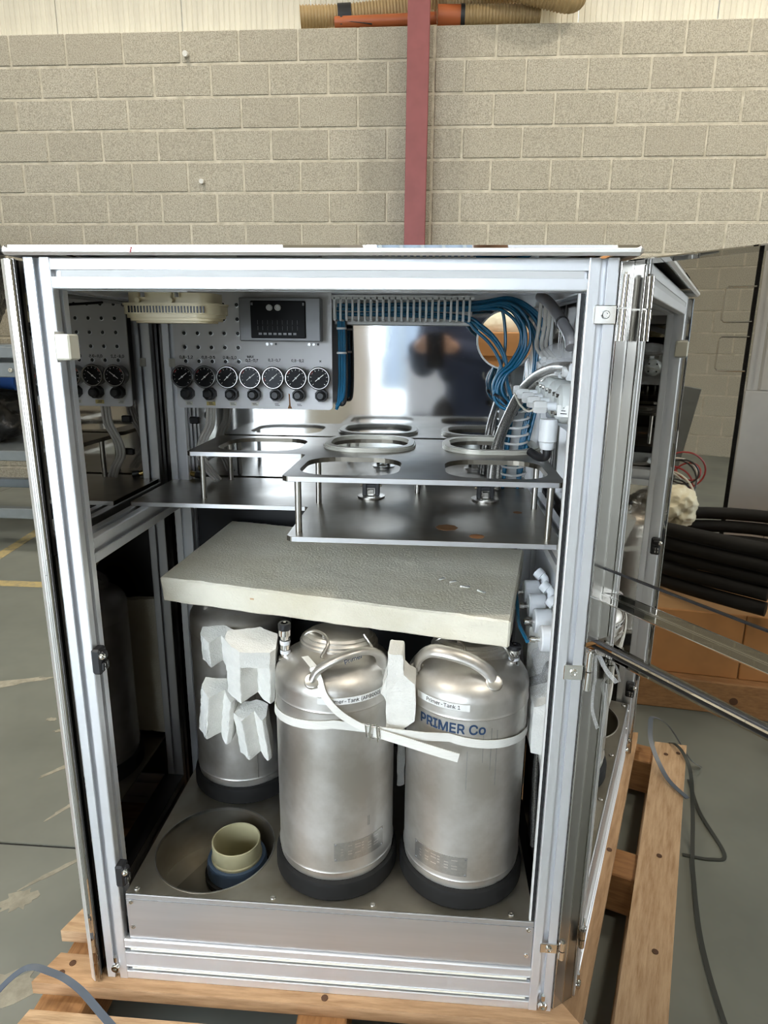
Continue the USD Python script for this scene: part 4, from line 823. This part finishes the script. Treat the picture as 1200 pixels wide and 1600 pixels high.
# ------------------------------------------------------------------ the photographer, reflected in the polished back panel
PX, PY = .74, -1.36
J = lambda x, y, z: np.array([PX + x, PY + y, z])
hL, hR = np.array([.508, -.945, 1.235]), np.array([.592, -.945, 1.235])        # hands at the sides of the phone
sL, sR = J(-.17, 0, 1.40), J(.17, 0, 1.40)
eL, eR = J(-.24, .16, 1.14), J(.19, .17, 1.13)
wL, wR = hL + np.array([-.03, -.085, -.03]), hR + np.array([.05, -.09, -.03])
leg = []
for s in (-1, 1):
    hip, knee, ank = J(s * .10, 0, .90), J(s * .11, .03, .49), J(s * .12, -.01, .09)
    leg += [((hip, .088), (knee, .058)), ((knee, .058), (ank, .040)), ((ank, .04), (J(s * .13, .16, .035), .033))]
head = [((J(-.03, .045, 1.50), .055), (J(-.04, .06, 1.56), .052)), ((J(-.04, .05, 1.63), .088), (J(-.04, .07, 1.70), .092)), ((J(-.045, .135, 1.585), .045), (J(-.04, .10, 1.63), .07)), ((J(-.045, .165, 1.635), .012), (J(-.045, .155, 1.67), .008)),
        ((J(-.13, .065, 1.64), .012), (J(-.13, .055, 1.68), .016)), ((J(.05, .065, 1.64), .012), (J(.05, .055, 1.68), .016))]
torso = [((J(0, 0, .92), .125), (J(0, 0, 1.15), .125)), ((J(-.06, 0, 1.15), .12), (J(-.11, 0, 1.37), .095)), ((J(.06, 0, 1.15), .12), (J(.11, 0, 1.37), .095)), ((J(-.11, 0, 1.37), .09), (J(.11, 0, 1.37), .09)), ((J(0, 0, 1.38), .09), (J(-.03, .045, 1.50), .055))]
arms = [((sL, .062), (eL, .047)), ((eL, .047), (wL, .031)), ((sR, .062), (eR, .047)), ((eR, .047), (wR, .031))]
pn = thing('person', 'person in a dark blue jacket holding a phone, standing in front of the cabinet', 'person')
def hand(w, h, s):
    b = [((w, .028), (h + np.array([s * .018, -.03, -.01]), .024))]
    pc = h + np.array([s * .018, -.03, -.01])
    for k in range(4):
        k0 = pc + np.array([-s * .006, .014, .024 - .017 * k]); k1 = k0 + np.array([-s * .004, .022, .004]); k2 = h + np.array([-s * (.012 + .003 * (k % 2)), .004, .020 - .017 * k]); L_ = [.0095, .0085, .0075]
        b += [((pc, .018), (k0, L_[0])), ((k0, L_[0]), (k1 + np.array([0, -.006, 0]), L_[1])), ((k1 + np.array([0, -.006, 0]), L_[1]), (k2, L_[2]))]
    th = pc + np.array([-s * .012, -.006, .02]); b += [((pc, .018), (th, .011)), ((th, .011), (th + np.array([-s * .022, .004, .018]), .0095))]
    return b
part(pn, 'body', hull_bones([((a, r * .94), (b, q * .94)) for (a, r), (b, q) in torso + arms + leg] + head + hand(wL, hL, -1) + hand(wR, hR, 1), .012, 6), 'skin', smooth=True)
part(pn, 'jacket', hull_bones([((a, r + .014), (b, q + .014)) for (a, r), (b, q) in torso[:4] + arms], .016, 6), 'jacket', smooth=True)
part(pn, 'trousers', hull_bones([((a, r + .012), (b, q + .012)) for (a, r), (b, q) in leg if a[2] > .2 and b[2] > .06], .02, 4), 'trousers', smooth=True)
part(pn, 'shoe', hull_bones([((J(-.12, -.03, .05), .05), (J(-.13, .17, .045), .042))], .02, 3), 'black', smooth=True)
part(pn, 'shoe', hull_bones([((J(.12, -.03, .05), .05), (J(.13, .17, .045), .042))], .02, 3), 'black', smooth=True)
part(pn, 'hair', hull_bones([((J(-.04, .04, 1.69), .095), (J(-.04, .075, 1.72), .090)), ((J(-.04, .02, 1.62), .085), (J(-.04, .04, 1.69), .095))], .014, 5), 'hair', smooth=True)
part(pn, 'eye', [trimesh.creation.icosphere(2, .011).apply_translation(J(-.075, .150, 1.665)), trimesh.creation.icosphere(2, .011).apply_translation(J(-.010, .150, 1.665))], 'white_label')
ph_ = thing('mobile_phone', 'black mobile phone held up in both hands by the person', 'phone')
part(ph_, 'case', frame(box(-.038, .038, -.120, .030, -.014, -.005, .003), cr, cu, -cf, CAM - cf * .02), 'black_gloss')
